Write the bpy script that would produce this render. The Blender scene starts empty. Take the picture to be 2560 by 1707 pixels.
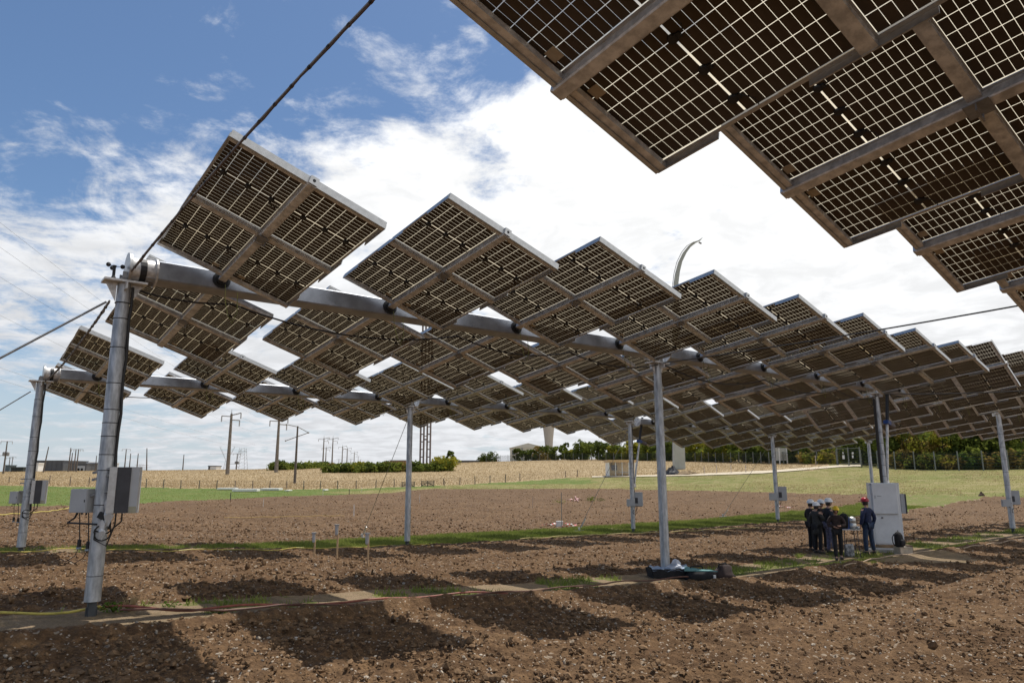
import bpy, math, random
import numpy as np
from mathutils import Matrix, Vector

random.seed(7)
RNG = np.random.default_rng(7)
SC = bpy.context.scene
COL = SC.collection
V = lambda *a: np.array(a, float)
rad = math.radians

# ------------------------------------------------------------------ camera
CAM_H = 2.0                                   # eye height over the datum
F_PX, PITCH, ROLL = 1766.05, 0.18503, -0.0028  # focal length in pixels of a 2560 px wide frame
cam_d = bpy.data.cameras.new('camera')
cam = bpy.data.objects.new('camera', cam_d)
COL.objects.link(cam)
cam_d.sensor_width = 36.0
cam_d.lens = F_PX / 2560 * 36.0
cam_d.clip_start, cam_d.clip_end = 0.1, 6000
cam.matrix_world = Matrix.Translation((0, 0, CAM_H)) @ Matrix.Rotation(math.pi / 2 + PITCH, 4, 'X') @ Matrix.Rotation(ROLL, 4, 'Z')
SC.camera = cam

# ------------------------------------------------------------------ sun direction (the panels track it)
PSI = 0.6750
A = V(math.cos(PSI), math.sin(PSI), 0)        # along the beams
Pp = V(A[1], -A[0], 0)                        # across the beams, towards the camera
Z = V(0, 0, 1.0)
SUN = 0.339 * A - 0.1207 * Pp + 0.933 * Z
SUN = SUN / np.linalg.norm(SUN)
SUN_EL = math.asin(SUN[2]); SUN_AZ = math.atan2(SUN[0], SUN[1])

# ------------------------------------------------------------------ sky
world = bpy.data.worlds.new('World'); SC.world = world
world.use_nodes = True
wt = world.node_tree; wt.nodes.clear()

class NT:
    """tiny helper for node trees"""
    def __init__(s, t): s.t = t
    def n(s, typ, **kw):
        nd = s.t.nodes.new(typ)
        for k, v in kw.items(): setattr(nd, k, v)
        return nd
    def l(s, a, b): s.t.links.new(a, b)
    def val(s, sock, x):
        if hasattr(x, 'is_output') or isinstance(x, bpy.types.NodeSocket): s.l(x, sock)
        else: sock.default_value = x
    def math(s, op, a, b=0.0, c=None, clamp=False):
        nd = s.n('ShaderNodeMath', operation=op, use_clamp=clamp)
        s.val(nd.inputs[0], a); s.val(nd.inputs[1], b)
        if c is not None: s.val(nd.inputs[2], c)
        return nd.outputs[0]
    def smooth(s, x, lo, hi, a=0.0, b=1.0):
        nd = s.n('ShaderNodeMapRange', interpolation_type='SMOOTHSTEP')
        s.val(nd.inputs[0], x); s.val(nd.inputs[1], lo); s.val(nd.inputs[2], hi); s.val(nd.inputs[3], a); s.val(nd.inputs[4], b)
        return nd.outputs[0]
    def mix(s, f, a, b, blend='MIX'):
        nd = s.n('ShaderNodeMix', data_type='RGBA', blend_type=blend)
        s.val(nd.inputs[0], f); s.val(nd.inputs[6], a); s.val(nd.inputs[7], b)
        return nd.outputs[2]
    def noise(s, vec, scale, detail=4.0, rough=.5, dist=0.0, col=False, lac=2.0):
        nd = s.n('ShaderNodeTexNoise')
        if vec is not None: s.l(vec, nd.inputs['Vector'])
        nd.inputs['Scale'].default_value = scale; nd.inputs['Detail'].default_value = detail
        nd.inputs['Roughness'].default_value = rough; nd.inputs['Distortion'].default_value = dist
        nd.inputs['Lacunarity'].default_value = lac
        return nd.outputs['Color' if col else 'Fac']

def build_sky():
    q = NT(wt)
    out = q.n('ShaderNodeOutputWorld'); bg = q.n('ShaderNodeBackground')
    sky = q.n('ShaderNodeTexSky', sky_type='NISHITA', sun_disc=False, sun_elevation=SUN_EL, sun_rotation=SUN_AZ,
              altitude=100, air_density=1.0, dust_density=0.6, ozone_density=1.5)
    tc = q.n('ShaderNodeTexCoord'); sep = q.n('ShaderNodeSeparateXYZ'); q.l(tc.outputs['Generated'], sep.inputs[0])
    x, y, z = sep.outputs
    zc = q.math('MAXIMUM', z, 0.0)
    el = q.math('MULTIPLY', q.math('ARCSINE', zc), 180 / math.pi)
    az = q.math('MULTIPLY', q.math('ARCTAN2', x, y), 180 / math.pi)
    den = q.math('ADD', zc, 0.13)
    cv = q.n('ShaderNodeCombineXYZ'); q.l(q.math('DIVIDE', x, den), cv.inputs[0]); q.l(q.math('DIVIDE', y, den), cv.inputs[1])
    big = q.noise(cv.outputs[0], 0.9, 3, .5, .3)
    mid = q.noise(cv.outputs[0], 3.2, 12, .62, .5)
    fine = q.noise(cv.outputs[0], 11.0, 10, .68, .25)
    n = q.math('ADD', q.math('MULTIPLY', big, .35), q.math('ADD', q.math('MULTIPLY', mid, .65), q.math('MULTIPLY', fine, .28)))   # mean ~.64
    # the cloud deck thins out towards the upper left (high elevation, western sky)
    edge = q.math('ADD', 25.5, q.math('MULTIPLY', q.math('ADD', az, 30), 0.16))
    b = q.smooth(q.math('SUBTRACT', el, edge), -9.0, 5.0, 0.20, -0.050)
    b2 = q.smooth(az, -4.0, 16.0, 0.0, 0.08)
    low = q.smooth(el, 3.0, 12.0, 0.0, 1.0)
    left = q.smooth(az, -34.0, -10.0, -0.20, 0.0)
    bias = q.math('ADD', b, q.math('ADD', b2, q.math('MULTIPLY', left, q.math('SUBTRACT', 1.0, q.math('MULTIPLY', low, .6)))))
    cover = q.smooth(q.math('ADD', n, bias), 0.60, 0.80)
    # brightness of the cloud: thick white towards the sun, a little grey and structured elsewhere
    sd = q.n('ShaderNodeVectorMath', operation='DOT_PRODUCT'); q.l(tc.outputs['Generated'], sd.inputs[0]); sd.inputs[1].default_value = tuple(SUN)
    fwd = q.smooth(sd.outputs['Value'], 0.1, 0.95, 0.0, 1.0)
    shade = q.smooth(q.noise(cv.outputs[0], 5.0, 8, .6, .4), .35, .65, .88, 1.06)
    cloud = q.mix(fwd, (7.2, 7.4, 7.8, 1), (12.4, 12.4, 12.3, 1))
    cm = q.n('ShaderNodeVectorMath', operation='SCALE'); q.l(cloud, cm.inputs[0]); q.l(shade, cm.inputs[3])
    # base sky, deepened a little, with pale haze close to the horizon
    hz = q.smooth(el, 0.0, 13.0, 0.75, 0.0)
    blue = q.mix(1.0, sky.outputs[0], (0.86, 0.98, 1.08, 1), 'MULTIPLY')
    base = q.mix(hz, blue, (6.0, 6.7, 7.6, 1))
    colr = q.mix(cover, base, cm.outputs[0])
    q.l(colr, bg.inputs[0]); bg.inputs[1].default_value = 0.10
    q.l(bg.outputs[0], out.inputs[0])
build_sky()

sun_d = bpy.data.lights.new('sun', 'SUN'); sun_d.energy = 5.0; sun_d.angle = rad(0.6); sun_d.color = (1.0, .955, .88)
sun = bpy.data.objects.new('sun', sun_d); COL.objects.link(sun)
sun.rotation_euler = Vector(SUN).to_track_quat('Z', 'Y').to_euler(); sun.location = tuple(SUN * 60)

vs = SC.view_settings
SC.display_settings.display_device = 'sRGB'
vs.view_transform = 'Standard'; vs.look = 'None'; vs.exposure = 0.0; vs.gamma = 1.0; vs.use_curve_mapping = False
cy = SC.cycles
cy.max_bounces = 6; cy.diffuse_bounces = 3; cy.glossy_bounces = 3; cy.transmission_bounces = 4; cy.transparent_max_bounces = 24
cy.caustics_reflective = False; cy.caustics_refractive = False
SC.render.engine = 'CYCLES'

# ------------------------------------------------------------------ materials
MATS = {}
def mat(name, col, rough=.6, metal=0.0, var=0.12, scale=6.0, bump=0.0, bscale=None, col2=None, spec=.5, detail=6, mscale=None):
    if name in MATS: return MATS[name]
    m = bpy.data.materials.new(name); m.use_nodes = True
    q = NT(m.node_tree); b = m.node_tree.nodes['Principled BSDF']
    tc = q.n('ShaderNodeTexCoord'); vec = tc.outputs['Object']
    if mscale:
        mp = q.n('ShaderNodeMapping'); mp.inputs['Scale'].default_value = mscale; q.l(vec, mp.inputs[0]); vec = mp.outputs[0]
    nz = q.noise(vec, scale, detail, .6)
    k = q.smooth(nz, .3, .7)
    c2 = col2 if col2 else tuple(min(1, c * (1 + var * 2)) for c in col)
    c1 = col if col2 else tuple(c * (1 - var) for c in col)
    q.l(q.mix(k, (*c1, 1), (*c2, 1)), b.inputs['Base Color'])
    b.inputs['Metallic'].default_value = metal
    b.inputs['Specular IOR Level'].default_value = spec
    r = q.math('ADD', rough - .08, q.math('MULTIPLY', nz, .16)); q.l(r, b.inputs['Roughness'])
    if bump:
        bp = q.n('ShaderNodeBump'); bp.inputs['Strength'].default_value = 1.0; bp.inputs['Distance'].default_value = bump
        q.l(q.noise(vec, bscale or scale * 3, 8, .65), bp.inputs['Height']); q.l(bp.outputs[0], b.inputs['Normal'])
    MATS[name] = m
    return m

galv = mat('galvanised_steel', (.58, .57, .555), .45, .30, .22, 9, .0006, 60)
girder_m = mat('galvanised_girder', (.33, .35, .385), .42, .6, .14, 3, .0006, 60, mscale=(1, 1, 1))
galv_post = mat('galvanised_post', (.38, .39, .40), .5, .55, .24, 14, .0005, 40, mscale=(1, 1, .25))
alu = mat('anodised_aluminium', (.50, .50, .49), .42, .8, .08, 14)
steel_dull = mat('dull_steel', (.26, .26, .26), .6, .5, .15, 8)
black_pl = mat('black_plastic', (.014, .014, .015), .55, 0, .2, 20)
rubber = mat('black_cable', (.018, .017, .017), .6, 0, .2, 20)
box_grey = mat('grey_enclosure', (.42, .43, .44), .45, 0, .04, 4)
box_white = mat('white_enclosure', (.70, .71, .72), .42, 0, .04, 3)
box_dark = mat('dark_enclosure', (.045, .045, .05), .5, 0, .15, 6)
white_paint = mat('white_paint', (.76, .75, .72), .5, 0, .05, 5)
wood_grey = mat('weathered_wood', (.20, .16, .12), .85, 0, .3, 10, .004, 30, mscale=(1, 1, .2))
wood_new = mat('new_wood', (.50, .34, .19), .7, 0, .15, 8, mscale=(1, 6, 1))
concrete = mat('concrete', (.40, .38, .35), .85, 0, .15, 5, .004, 20)
yellow_hose = mat('yellow_hose', (.46, .38, .08), .5, 0, .15, 10)
red_cable = mat('red_cable', (.24, .075, .05), .6, 0, .25, 6)
plastic_film = mat('clear_film', (.55, .56, .57), .3, 0, .1, 10)
pole_wood = mat('pole_wood', (.12, .10, .085), .9, 0, .25, 3)
pole_conc = mat('pole_concrete', (.19, .165, .14), .9, 0, .2, 3)
skin_m = mat('skin', (.48, .28, .20), .55, 0, .06, 10)
hair_m = mat('dark_hair', (.03, .02, .015), .6, 0, .2, 30)
cloth_black = mat('black_cloth', (.012, .012, .014), .9, 0, .3, 12)
cloth_char = mat('charcoal_cloth', (.035, .036, .035), .9, 0, .25, 12)
cloth_navy = mat('navy_cloth', (.015, .022, .06), .9, 0, .25, 12)
jeans = mat('blue_jeans', (.022, .038, .075), .9, 0, .3, 15)
lav_jeans = mat('pale_jeans', (.16, .15, .22), .9, 0, .25, 15)
cloth_brown = mat('dark_brown_cloth', (.03, .018, .016), .9, 0, .25, 12)
helm_white = mat('white_helmet', (.8, .8, .8), .3, 0, .03, 5)
helm_yellow = mat('yellow_helmet', (.75, .48, .01), .3, 0, .04, 5)
helm_red = mat('red_helmet', (.38, .02, .03), .3, 0, .05, 5)
blue_m = mat('blue_paint', (.02, .06, .22), .4, 0, .1, 8)
leather = mat('dark_shoes', (.025, .02, .018), .6, 0, .2, 20)

def soil_material():
    m = bpy.data.materials.new('ploughed_soil'); m.use_nodes = True
    q = NT(m.node_tree); b = m.node_tree.nodes['Principled BSDF']
    tc = q.n('ShaderNodeTexCoord'); v = tc.outputs['Object']
    n1 = q.noise(v, .35, 6, .6); n2 = q.noise(v, 5.0, 8, .65); n3 = q.noise(v, 38.0, 6, .7)
    vor = q.n('ShaderNodeTexVoronoi', feature='F1'); q.l(v, vor.inputs['Vector']); vor.inputs['Scale'].default_value = 26.0
    vor2 = q.n('ShaderNodeTexVoronoi', feature='F1'); q.l(v, vor2.inputs['Vector']); vor2.inputs['Scale'].default_value = 9.0
    c = q.mix(q.smooth(n1, .3, .7), (.142, .088, .048, 1), (.186, .120, .069, 1))
    c = q.mix(q.smooth(n2, .30, .72), q.mix(1, c, (.60, .57, .55, 1), 'MULTIPLY'), q.mix(1, c, (1.25, 1.22, 1.16, 1), 'MULTIPLY'))
    c = q.mix(q.smooth(n3, .35, .7), q.mix(1, c, (.68, .66, .64, 1), 'MULTIPLY'), c)
    mp = q.n('ShaderNodeMapping'); mp.inputs['Rotation'].default_value = (0, 0, -PSI); mp.inputs['Scale'].default_value = (.5, 3.0, 1); q.l(v, mp.inputs[0])
    n4 = q.noise(mp.outputs[0], 1.1, 8, .7)
    c = q.mix(q.smooth(n4, .32, .68), q.mix(1, c, (.74, .70, .68, 1), 'MULTIPLY'), q.mix(1, c, (1.16, 1.16, 1.14, 1), 'MULTIPLY'))
    # chalky grit: single voronoi cells picked at random
    sepc = q.n('ShaderNodeSeparateColor'); q.l(vor.outputs['Color'], sepc.inputs[0])
    grit = q.math('MULTIPLY', q.math('GREATER_THAN', sepc.outputs[0], .90), q.math('LESS_THAN', vor.outputs['Distance'], .40))
    c = q.mix(q.math('MULTIPLY', grit, .75), c, (.40, .34, .27, 1))
    sep2 = q.n('ShaderNodeSeparateColor'); q.l(vor2.outputs['Color'], sep2.inputs[0])
    g2 = q.math('MULTIPLY', q.math('GREATER_THAN', sep2.outputs[1], .90), q.math('LESS_THAN', vor2.outputs['Distance'], .33))
    c = q.mix(q.math('MULTIPLY', g2, .6), c, (.36, .30, .23, 1))
    q.l(c, b.inputs['Base Color']); b.inputs['Roughness'].default_value = .95; b.inputs['Specular IOR Level'].default_value = .15
    h = q.math('ADD', q.math('MULTIPLY', n2, .05), q.math('ADD', q.math('MULTIPLY', n3, .016), q.math('MULTIPLY', vor.outputs['Distance'], -.018)))
    bp = q.n('ShaderNodeBump'); bp.inputs['Distance'].default_value = 1.0; bp.inputs['Strength'].default_value = .8; q.l(h, bp.inputs['Height'])
    q.l(bp.outputs[0], b.inputs['Normal'])
    return m

def ground_material(name, cols, scale=1.2, fine=18, bump=.02, streak=None):
    """three colours blended by coarse, middle and fine noise"""
    m = bpy.data.materials.new(name); m.use_nodes = True
    q = NT(m.node_tree); b = m.node_tree.nodes['Principled BSDF']
    tc = q.n('ShaderNodeTexCoord'); v = tc.outputs['Object']
    if streak:
        mp = q.n('ShaderNodeMapping'); mp.inputs['Scale'].default_value = streak; q.l(v, mp.inputs[0]); v = mp.outputs[0]
    n1 = q.noise(v, scale * .12, 6, .6); n2 = q.noise(v, scale, 8, .65); n3 = q.noise(v, fine, 6, .7)
    c = q.mix(q.smooth(n1, .36, .64), (*cols[0], 1), (*cols[1], 1))
    c = q.mix(q.smooth(n2, .42, .68), c, (*cols[2], 1))
    c = q.mix(q.smooth(n3, .34, .66), q.mix(1, c, (.66, .66, .66, 1), 'MULTIPLY'), q.mix(1, c, (1.15, 1.15, 1.1, 1), 'MULTIPLY'))
    q.l(c, b.inputs['Base Color']); b.inputs['Roughness'].default_value = .95; b.inputs['Specular IOR Level'].default_value = .1
    bp = q.n('ShaderNodeBump'); bp.inputs['Distance'].default_value = bump; q.l(q.math('ADD', n3, n2), bp.inputs['Height']); q.l(bp.outputs[0], b.inputs['Normal'])
    return m

soil_m = soil_material()
track_m = ground_material('trodden_earth', ((.26, .19, .125), (.23, .17, .11), (.20, .15, .09)), 3.0, 40, .02)
turf_m = ground_material('track_turf', ((.12, .155, .04), (.165, .175, .055), (.23, .19, .10)), 2.5, 30, .04)
meadow_m = ground_material('meadow', ((.150, .165, .050), (.215, .195, .075), (.28, .235, .12)), .5, 7, .08)
dry_m = ground_material('dry_grass', ((.34, .255, .150), (.39, .30, .185), (.28, .21, .125)), .35, 5, .10)
lush_m = ground_material('lush_grass', ((.095, .145, .034), (.125, .165, .045), (.16, .17, .06)), .5, 7, .08)
road_m = ground_material('pale_gravel', ((.55, .48, .38), (.50, .43, .33), (.60, .53, .43)), 1.0, 20, .01)

def leafy(name, c1, c2, trans=.42):
    m = bpy.data.materials.new(name); m.use_nodes = True
    q = NT(m.node_tree); t = m.node_tree; t.nodes.clear()
    out = q.n('ShaderNodeOutputMaterial'); d = q.n('ShaderNodeBsdfDiffuse'); tr = q.n('ShaderNodeBsdfTranslucent'); mx = q.n('ShaderNodeMixShader')
    geo = q.n('ShaderNodeNewGeometry'); tc = q.n('ShaderNodeTexCoord')
    nz = q.noise(tc.outputs['Object'], .9, 3, .5)
    f = q.math('ADD', q.math('MULTIPLY', geo.outputs['Random Per Island'], .6), q.math('MULTIPLY', q.smooth(nz, .35, .65), .4))
    c = q.mix(f, (*c1, 1), (*c2, 1))
    q.l(c, d.inputs[0]); q.l(c, tr.inputs[0]); mx.inputs[0].default_value = trans
    q.l(d.outputs[0], mx.inputs[1]); q.l(tr.outputs[0], mx.inputs[2]); q.l(mx.outputs[0], out.inputs[0])
    return m
leaf_green = leafy('green_leaves', (.105, .140, .028), (.22, .245, .05))
leaf_dark = leafy('dark_leaves', (.06, .085, .022), (.13, .155, .035))
leaf_yell = leafy('yellowing_leaves', (.20, .205, .028), (.36, .32, .05))
leaf_rust = leafy('rusty_leaves', (.20, .145, .040), (.34, .25, .08))
grass_blade = leafy('grass_blades', (.13, .185, .035), (.27, .29, .08), .4)
grass_dry = leafy('dry_blades', (.36, .265, .145), (.46, .35, .20), .4)

def cell_material():
    m = bpy.data.materials.new('solar_cell'); m.use_nodes = True
    q = NT(m.node_tree); b = m.node_tree.nodes['Principled BSDF']
    tc = q.n('ShaderNodeTexCoord'); nz = q.noise(tc.outputs['Object'], 3.0, 4, .6)
    q.l(q.mix(q.smooth(nz, .3, .7), (.078, .062, .048, 1), (.106, .086, .068, 1)), b.inputs['Base Color'])
    b.inputs['Roughness'].default_value = .6; b.inputs['Specular IOR Level'].default_value = 0.0
    return m
def glass_material():
    m = bpy.data.materials.new('module_glass'); m.use_nodes = True
    q = NT(m.node_tree); t = m.node_tree; t.nodes.clear()
    out = q.n('ShaderNodeOutputMaterial'); tp = q.n('ShaderNodeBsdfTransparent'); tr = q.n('ShaderNodeBsdfTranslucent'); gl = q.n('ShaderNodeBsdfGlossy')
    tr.inputs[0].default_value = (.62, .50, .33, 1); gl.inputs['Roughness'].default_value = .08
    geo = q.n('ShaderNodeNewGeometry'); dt = q.n('ShaderNodeVectorMath', operation='DOT_PRODUCT'); q.l(geo.outputs['Normal'], dt.inputs[0]); q.l(geo.outputs['Incoming'], dt.inputs[1])
    path = q.math('DIVIDE', 1.0, q.math('MAXIMUM', q.math('ABSOLUTE', dt.outputs['Value']), .15))   # Beer-Lambert path length through the laminate
    cc = q.n('ShaderNodeCombineColor')
    for i, k_ in enumerate((.85, .79, .67)): q.l(q.math('POWER', k_, path), cc.inputs[i])
    q.l(cc.outputs[0], tp.inputs[0])
    m1 = q.n('ShaderNodeMixShader'); m1.inputs[0].default_value = .16
    q.l(tp.outputs[0], m1.inputs[1]); q.l(tr.outputs[0], m1.inputs[2])
    fr = q.n('ShaderNodeFresnel'); fr.inputs[0].default_value = 1.5
    m2 = q.n('ShaderNodeMixShader'); q.l(fr.outputs[0], m2.inputs[0]); q.l(m1.outputs[0], m2.inputs[1]); q.l(gl.outputs[0], m2.inputs[2])
    q.l(m2.outputs[0], out.inputs[0])
    return m
cell_m, glass_m = cell_material(), glass_material()

# ------------------------------------------------------------------ mesh helpers
def unit(v): v = np.asarray(v, float); return v / (np.linalg.norm(v) + 1e-12)
class MB:
    def __init__(s, o=(0, 0, 0)): s.v = []; s.f = []; s.mi = []; s.o = np.array(o, float)
    def add(s, vs, fs, mi=0):
        k = len(s.v); s.v.extend([tuple(np.asarray(p, float)) for p in vs]); s.f.extend([tuple(i + k for i in f) for f in fs]); s.mi.extend([mi] * len(fs)); return s
    def box(s, c, h, ax=None, mi=0):
        c = np.asarray(c, float); X, Y, W = ax if ax is not None else (V(1, 0, 0), V(0, 1, 0), V(0, 0, 1))
        vs = [c + X * h[0] * i + Y * h[1] * j + W * h[2] * k for k in (-1, 1) for j in (-1, 1) for i in (-1, 1)]
        return s.add(vs, [(0, 2, 3, 1), (4, 5, 7, 6), (0, 1, 5, 4), (2, 6, 7, 3), (0, 4, 6, 2), (1, 3, 7, 5)], mi)
    def bbox(s, c, h, ax=None, bev=.01, mi=0):
        """box with chamfered long edges (along axis 2)"""
        c = np.asarray(c, float); X, Y, W = ax if ax is not None else (V(1, 0, 0), V(0, 1, 0), V(0, 0, 1))
        a, b = h[0], h[1]; o = [(a - bev, -b), (a, -b + bev), (a, b - bev), (a - bev, b), (-a + bev, b), (-a, b - bev), (-a, -b + bev), (-a + bev, -b)]
        vs = [c + X * x + Y * y + W * h[2] * k for k in (-1, 1) for x, y in o]
        fs = [(i, (i + 1) % 8, 8 + (i + 1) % 8, 8 + i) for i in range(8)] + [tuple(range(7, -1, -1)), tuple(range(8, 16))]
        return s.add(vs, fs, mi)
    def tube(s, path, r, n=8, mi=0, caps=True):
        P = [np.asarray(p, float) for p in path]; m = len(P)
        R = [r] * m if np.isscalar(r) else list(r)
        vs = []; up = None
        for i in range(m):
            d = unit(P[min(i + 1, m - 1)] - P[max(i - 1, 0)])
            if up is None:
                up = V(0, 0, 1) if abs(d[2]) < .9 else V(1, 0, 0)
            x = unit(np.cross(up, d)); y = np.cross(d, x); up = y
            for j in range(n):
                t = 2 * math.pi * j / n; vs.append(P[i] + R[i] * (math.cos(t) * x + math.sin(t) * y))
        fs = [(i * n + j, i * n + (j + 1) % n, (i + 1) * n + (j + 1) % n, (i + 1) * n + j) for i in range(m - 1) for j in range(n)]
        if caps: fs += [tuple(range(n - 1, -1, -1)), tuple((m - 1) * n + j for j in range(n))]
        return s.add(vs, fs, mi)
    def lathe(s, c, prof, n=16, ax=None, mi=0):
        """profile of (radius, height) pairs around axis 2"""
        c = np.asarray(c, float); X, Y, W = ax if ax is not None else (V(1, 0, 0), V(0, 1, 0), V(0, 0, 1)); m = len(prof)
        vs = [c + W * h + r * (math.cos(2 * math.pi * j / n) * X + math.sin(2 * math.pi * j / n) * Y) for r, h in prof for j in range(n)]
        fs = [(i * n + j, i * n + (j + 1) % n, (i + 1) * n + (j + 1) % n, (i + 1) * n + j) for i in range(m - 1) for j in range(n)]
        fs += [tuple(range(n - 1, -1, -1)), tuple((m - 1) * n + j for j in range(n))]
        return s.add(vs, fs, mi)
    def mesh(s, name, mats, smooth=False):
        me = bpy.data.meshes.new(name)
        v = np.array(s.v) - s.o
        me.from_pydata(v.tolist(), [], s.f)
        mats = mats if isinstance(mats, (list, tuple)) else [mats]
        for m in mats: me.materials.append(m)
        if len(mats) > 1: me.polygons.foreach_set('material_index', s.mi)
        if smooth: me.polygons.foreach_set('use_smooth', [True] * len(me.polygons))
        me.update(); return me
    def build(s, name, mats, parent=None, smooth=False):
        if not s.v: return None
        o = link(name, s.mesh(name, mats, smooth), parent)
        if parent is None: o.location = tuple(s.o)
        return o
def auto_smooth(me, ang=35):
    me.polygons.foreach_set('use_smooth', [True] * len(me.polygons))
    try: me.set_sharp_from_angle(angle=rad(ang))
    except Exception: pass
def link(name, data, parent=None, loc=None):
    o = bpy.data.objects.new(name, data); COL.objects.link(o)
    if parent is not None: o.parent = parent
    if loc is not None: o.location = tuple(loc)
    return o
def tag(o, label=None, cat=None, group=None, kind=None):
    if label: o['label'] = label
    if cat: o['category'] = cat
    if group: o['group'] = group
    if kind: o['kind'] = kind
    return o
def thing(name, label, cat, loc=(0, 0, 0), group=None, rot=None):
    o = bpy.data.objects.new(name, None); COL.objects.link(o); o.empty_display_size = .2
    if rot is None: o.location = tuple(loc)
    else: o.matrix_world = rot
    return tag(o, label, cat, group)
def fast_mesh(name, verts, faces, mats, mi=None, smooth=False):
    """numpy arrays -> mesh; faces (n,3) or (n,4)"""
    me = bpy.data.meshes.new(name); k = faces.shape[1]; n = len(faces)
    me.vertices.add(len(verts)); me.vertices.foreach_set('co', verts.astype(np.float32).ravel())
    me.loops.add(n * k); me.loops.foreach_set('vertex_index', faces.astype(np.int32).ravel())
    me.polygons.add(n); me.polygons.foreach_set('loop_start', np.arange(0, n * k, k, dtype=np.int32))
    for m in (mats if isinstance(mats, (list, tuple)) else [mats]): me.materials.append(m)
    if mi is not None: me.polygons.foreach_set('material_index', mi.astype(np.int32))
    me.polygons.foreach_set('use_smooth', np.full(n, smooth))
    me.update(calc_edges=True); return me
def sag(p0, p1, drop, n=14):
    p0, p1 = np.asarray(p0, float), np.asarray(p1, float)
    return [p0 + (p1 - p0) * t - Z * drop * 4 * t * (1 - t) for t in np.linspace(0, 1, n)]

# ------------------------------------------------------------------ terrain
P1 = V(-4.9615, 11.5578, 3.1723 + CAM_H)                      # first arm joint on the front row's beam
P2 = P1 + A * 0.1695 - Pp * 12.9408 - Z * 0.207               # the same on the back row
P0 = P1 + A * 3.1805 + Pp * 12.3634 + Z * 0.1422              # and on the row overhead
AZN = np.array([-.75, -.36, -.11, .08, .45, .75])
DN = np.array([45, 60, 95, 110, 122, 165, 200, 300, 600, 2500.])
ZN = np.array([[-2.3, -2.1, -1.55, -1.2, -.9, .2, .85, 1.1, 1.1, -2],
               [-2.75, -2.5, -1.8, -1.5, -1.1, .6, 1.35, 1.8, 1.8, -2],
               [-2.9, -2.6, -1.85, -1.3, -.8, 1.5, 2.9, 4.3, 5, 2],
               [-3.0, -2.75, -1.9, -1.1, -.5, 1.6, 3.1, 5.9, 7, 4],
               [-3.05, -2.75, -1.0, .3, 1.4, 2.8, 3.8, 6, 7, 4],
               [-3.1, -2.6, .4, 1.0, 1.5, 3, 4, 6, 7, 4]]) + CAM_H
def st(x, y): return (x - P1[0]) * A[0] + (y - P1[1]) * A[1], (x - P1[0]) * Pp[0] + (y - P1[1]) * Pp[1]
def smoothstep(x, a, b): t = np.clip((x - a) / (b - a), 0, 1); return t * t * (3 - 2 * t)
S_T = np.linspace(-60, 120, 361)
_zs = np.interp(S_T, [-30, -1.4, 11.3, 24, 36.7, 60], [.05, .07, -.60, -.73, -.78, -.95]); _k = np.exp(-.5 * (np.arange(-12, 13) / 5.) ** 2)
Z_S = np.convolve(np.pad(_zs, 12, 'edge'), _k / _k.sum(), 'valid')
def height(x, y):
    x = np.asarray(x, float); y = np.asarray(y, float)
    s, t = st(x, y)
    near = np.interp(s, S_T, Z_S) + np.interp(t, [-70, -20, -12.9, 0, 20], [-.42, -.3, -.22, 0, 0.0])
    yy = np.maximum(y, 1.0); az = np.clip(x / yy, -.75, .75); d = np.clip(yy, 45, 2500)
    fi = np.interp(az, AZN, np.arange(len(AZN))); i0 = np.clip(fi.astype(int), 0, len(AZN) - 2); fa = fi - i0
    fj = np.interp(np.log(d), np.log(DN), np.arange(len(DN))); j0 = np.clip(fj.astype(int), 0, len(DN) - 2); fb = fj - j0
    far = (ZN[i0, j0] * (1 - fb) + ZN[i0, j0 + 1] * fb) * (1 - fa) + (ZN[i0 + 1, j0] * (1 - fb) + ZN[i0 + 1, j0 + 1] * fb) * fa
    k = smoothstep(y, 38, 62)
    return near * (1 - k) + far * k
def hz(x, y): return float(height(x, y))
def on(x, y, dz=0.0): return V(x, y, hz(x, y) + dz)
def row_pt(O, s, t=0.0, dz=None):
    p = O + A * s + Pp * t
    return V(p[0], p[1], hz(p[0], p[1]) + (dz or 0.0))
_c, _s = math.cos(PITCH), math.sin(PITCH)
def ray(px, py):
    """direction through a point of the photograph (2560 px wide)"""
    X, Y = px - 1280, py - 853.5; X, Y = X + ROLL * Y, Y - ROLL * X
    v = -Y / F_PX; return V(X / F_PX, _c - _s * v, _s + _c * v)
def G(px, py, dz=0.0):
    """where that line of sight meets the ground"""
    r = ray(px, py); k = np.exp(np.linspace(math.log(4), math.log(900), 1500))
    z = CAM_H + r[2] * k - height(r[0] * k, r[1] * k); i = np.argmax(z < 0)
    if z[i] >= 0: i = len(k) - 1
    lo, hi = k[max(i - 1, 0)], k[i]
    for _ in range(30):
        m = .5 * (lo + hi)
        if CAM_H + r[2] * m - hz(r[0] * m, r[1] * m) < 0: hi = m
        else: lo = m
    p = r * hi; return V(p[0], p[1], hz(p[0], p[1]) + dz)
def at(px, dist):
    """ground point in the direction px at a given distance forward"""
    r = ray(px, 1184); return on(r[0] / r[1] * dist, dist)

K = 2560 / 2352
def boundary(pts):
    q = [G(x * K, y * K) for x, y in pts]; az = [p[0] / p[1] for p in q]; d = [p[1] for p in q]
    return np.array(az), np.array(d)
B_SOIL = boundary([(0, 1162), (250, 1155), (620, 1141), (900, 1131), (1000, 1121), (1100, 1122), (1300, 1121), (1600, 1126), (1900, 1134), (2060, 1138), (2340, 1141)])
B_DRY = boundary([(0, 1115), (300, 1118), (600, 1124), (900, 1119), (1100, 1110), (1300, 1097), (1420, 1094), (1560, 1090), (1700, 1086), (1850, 1079), (1960, 1070)])

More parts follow.
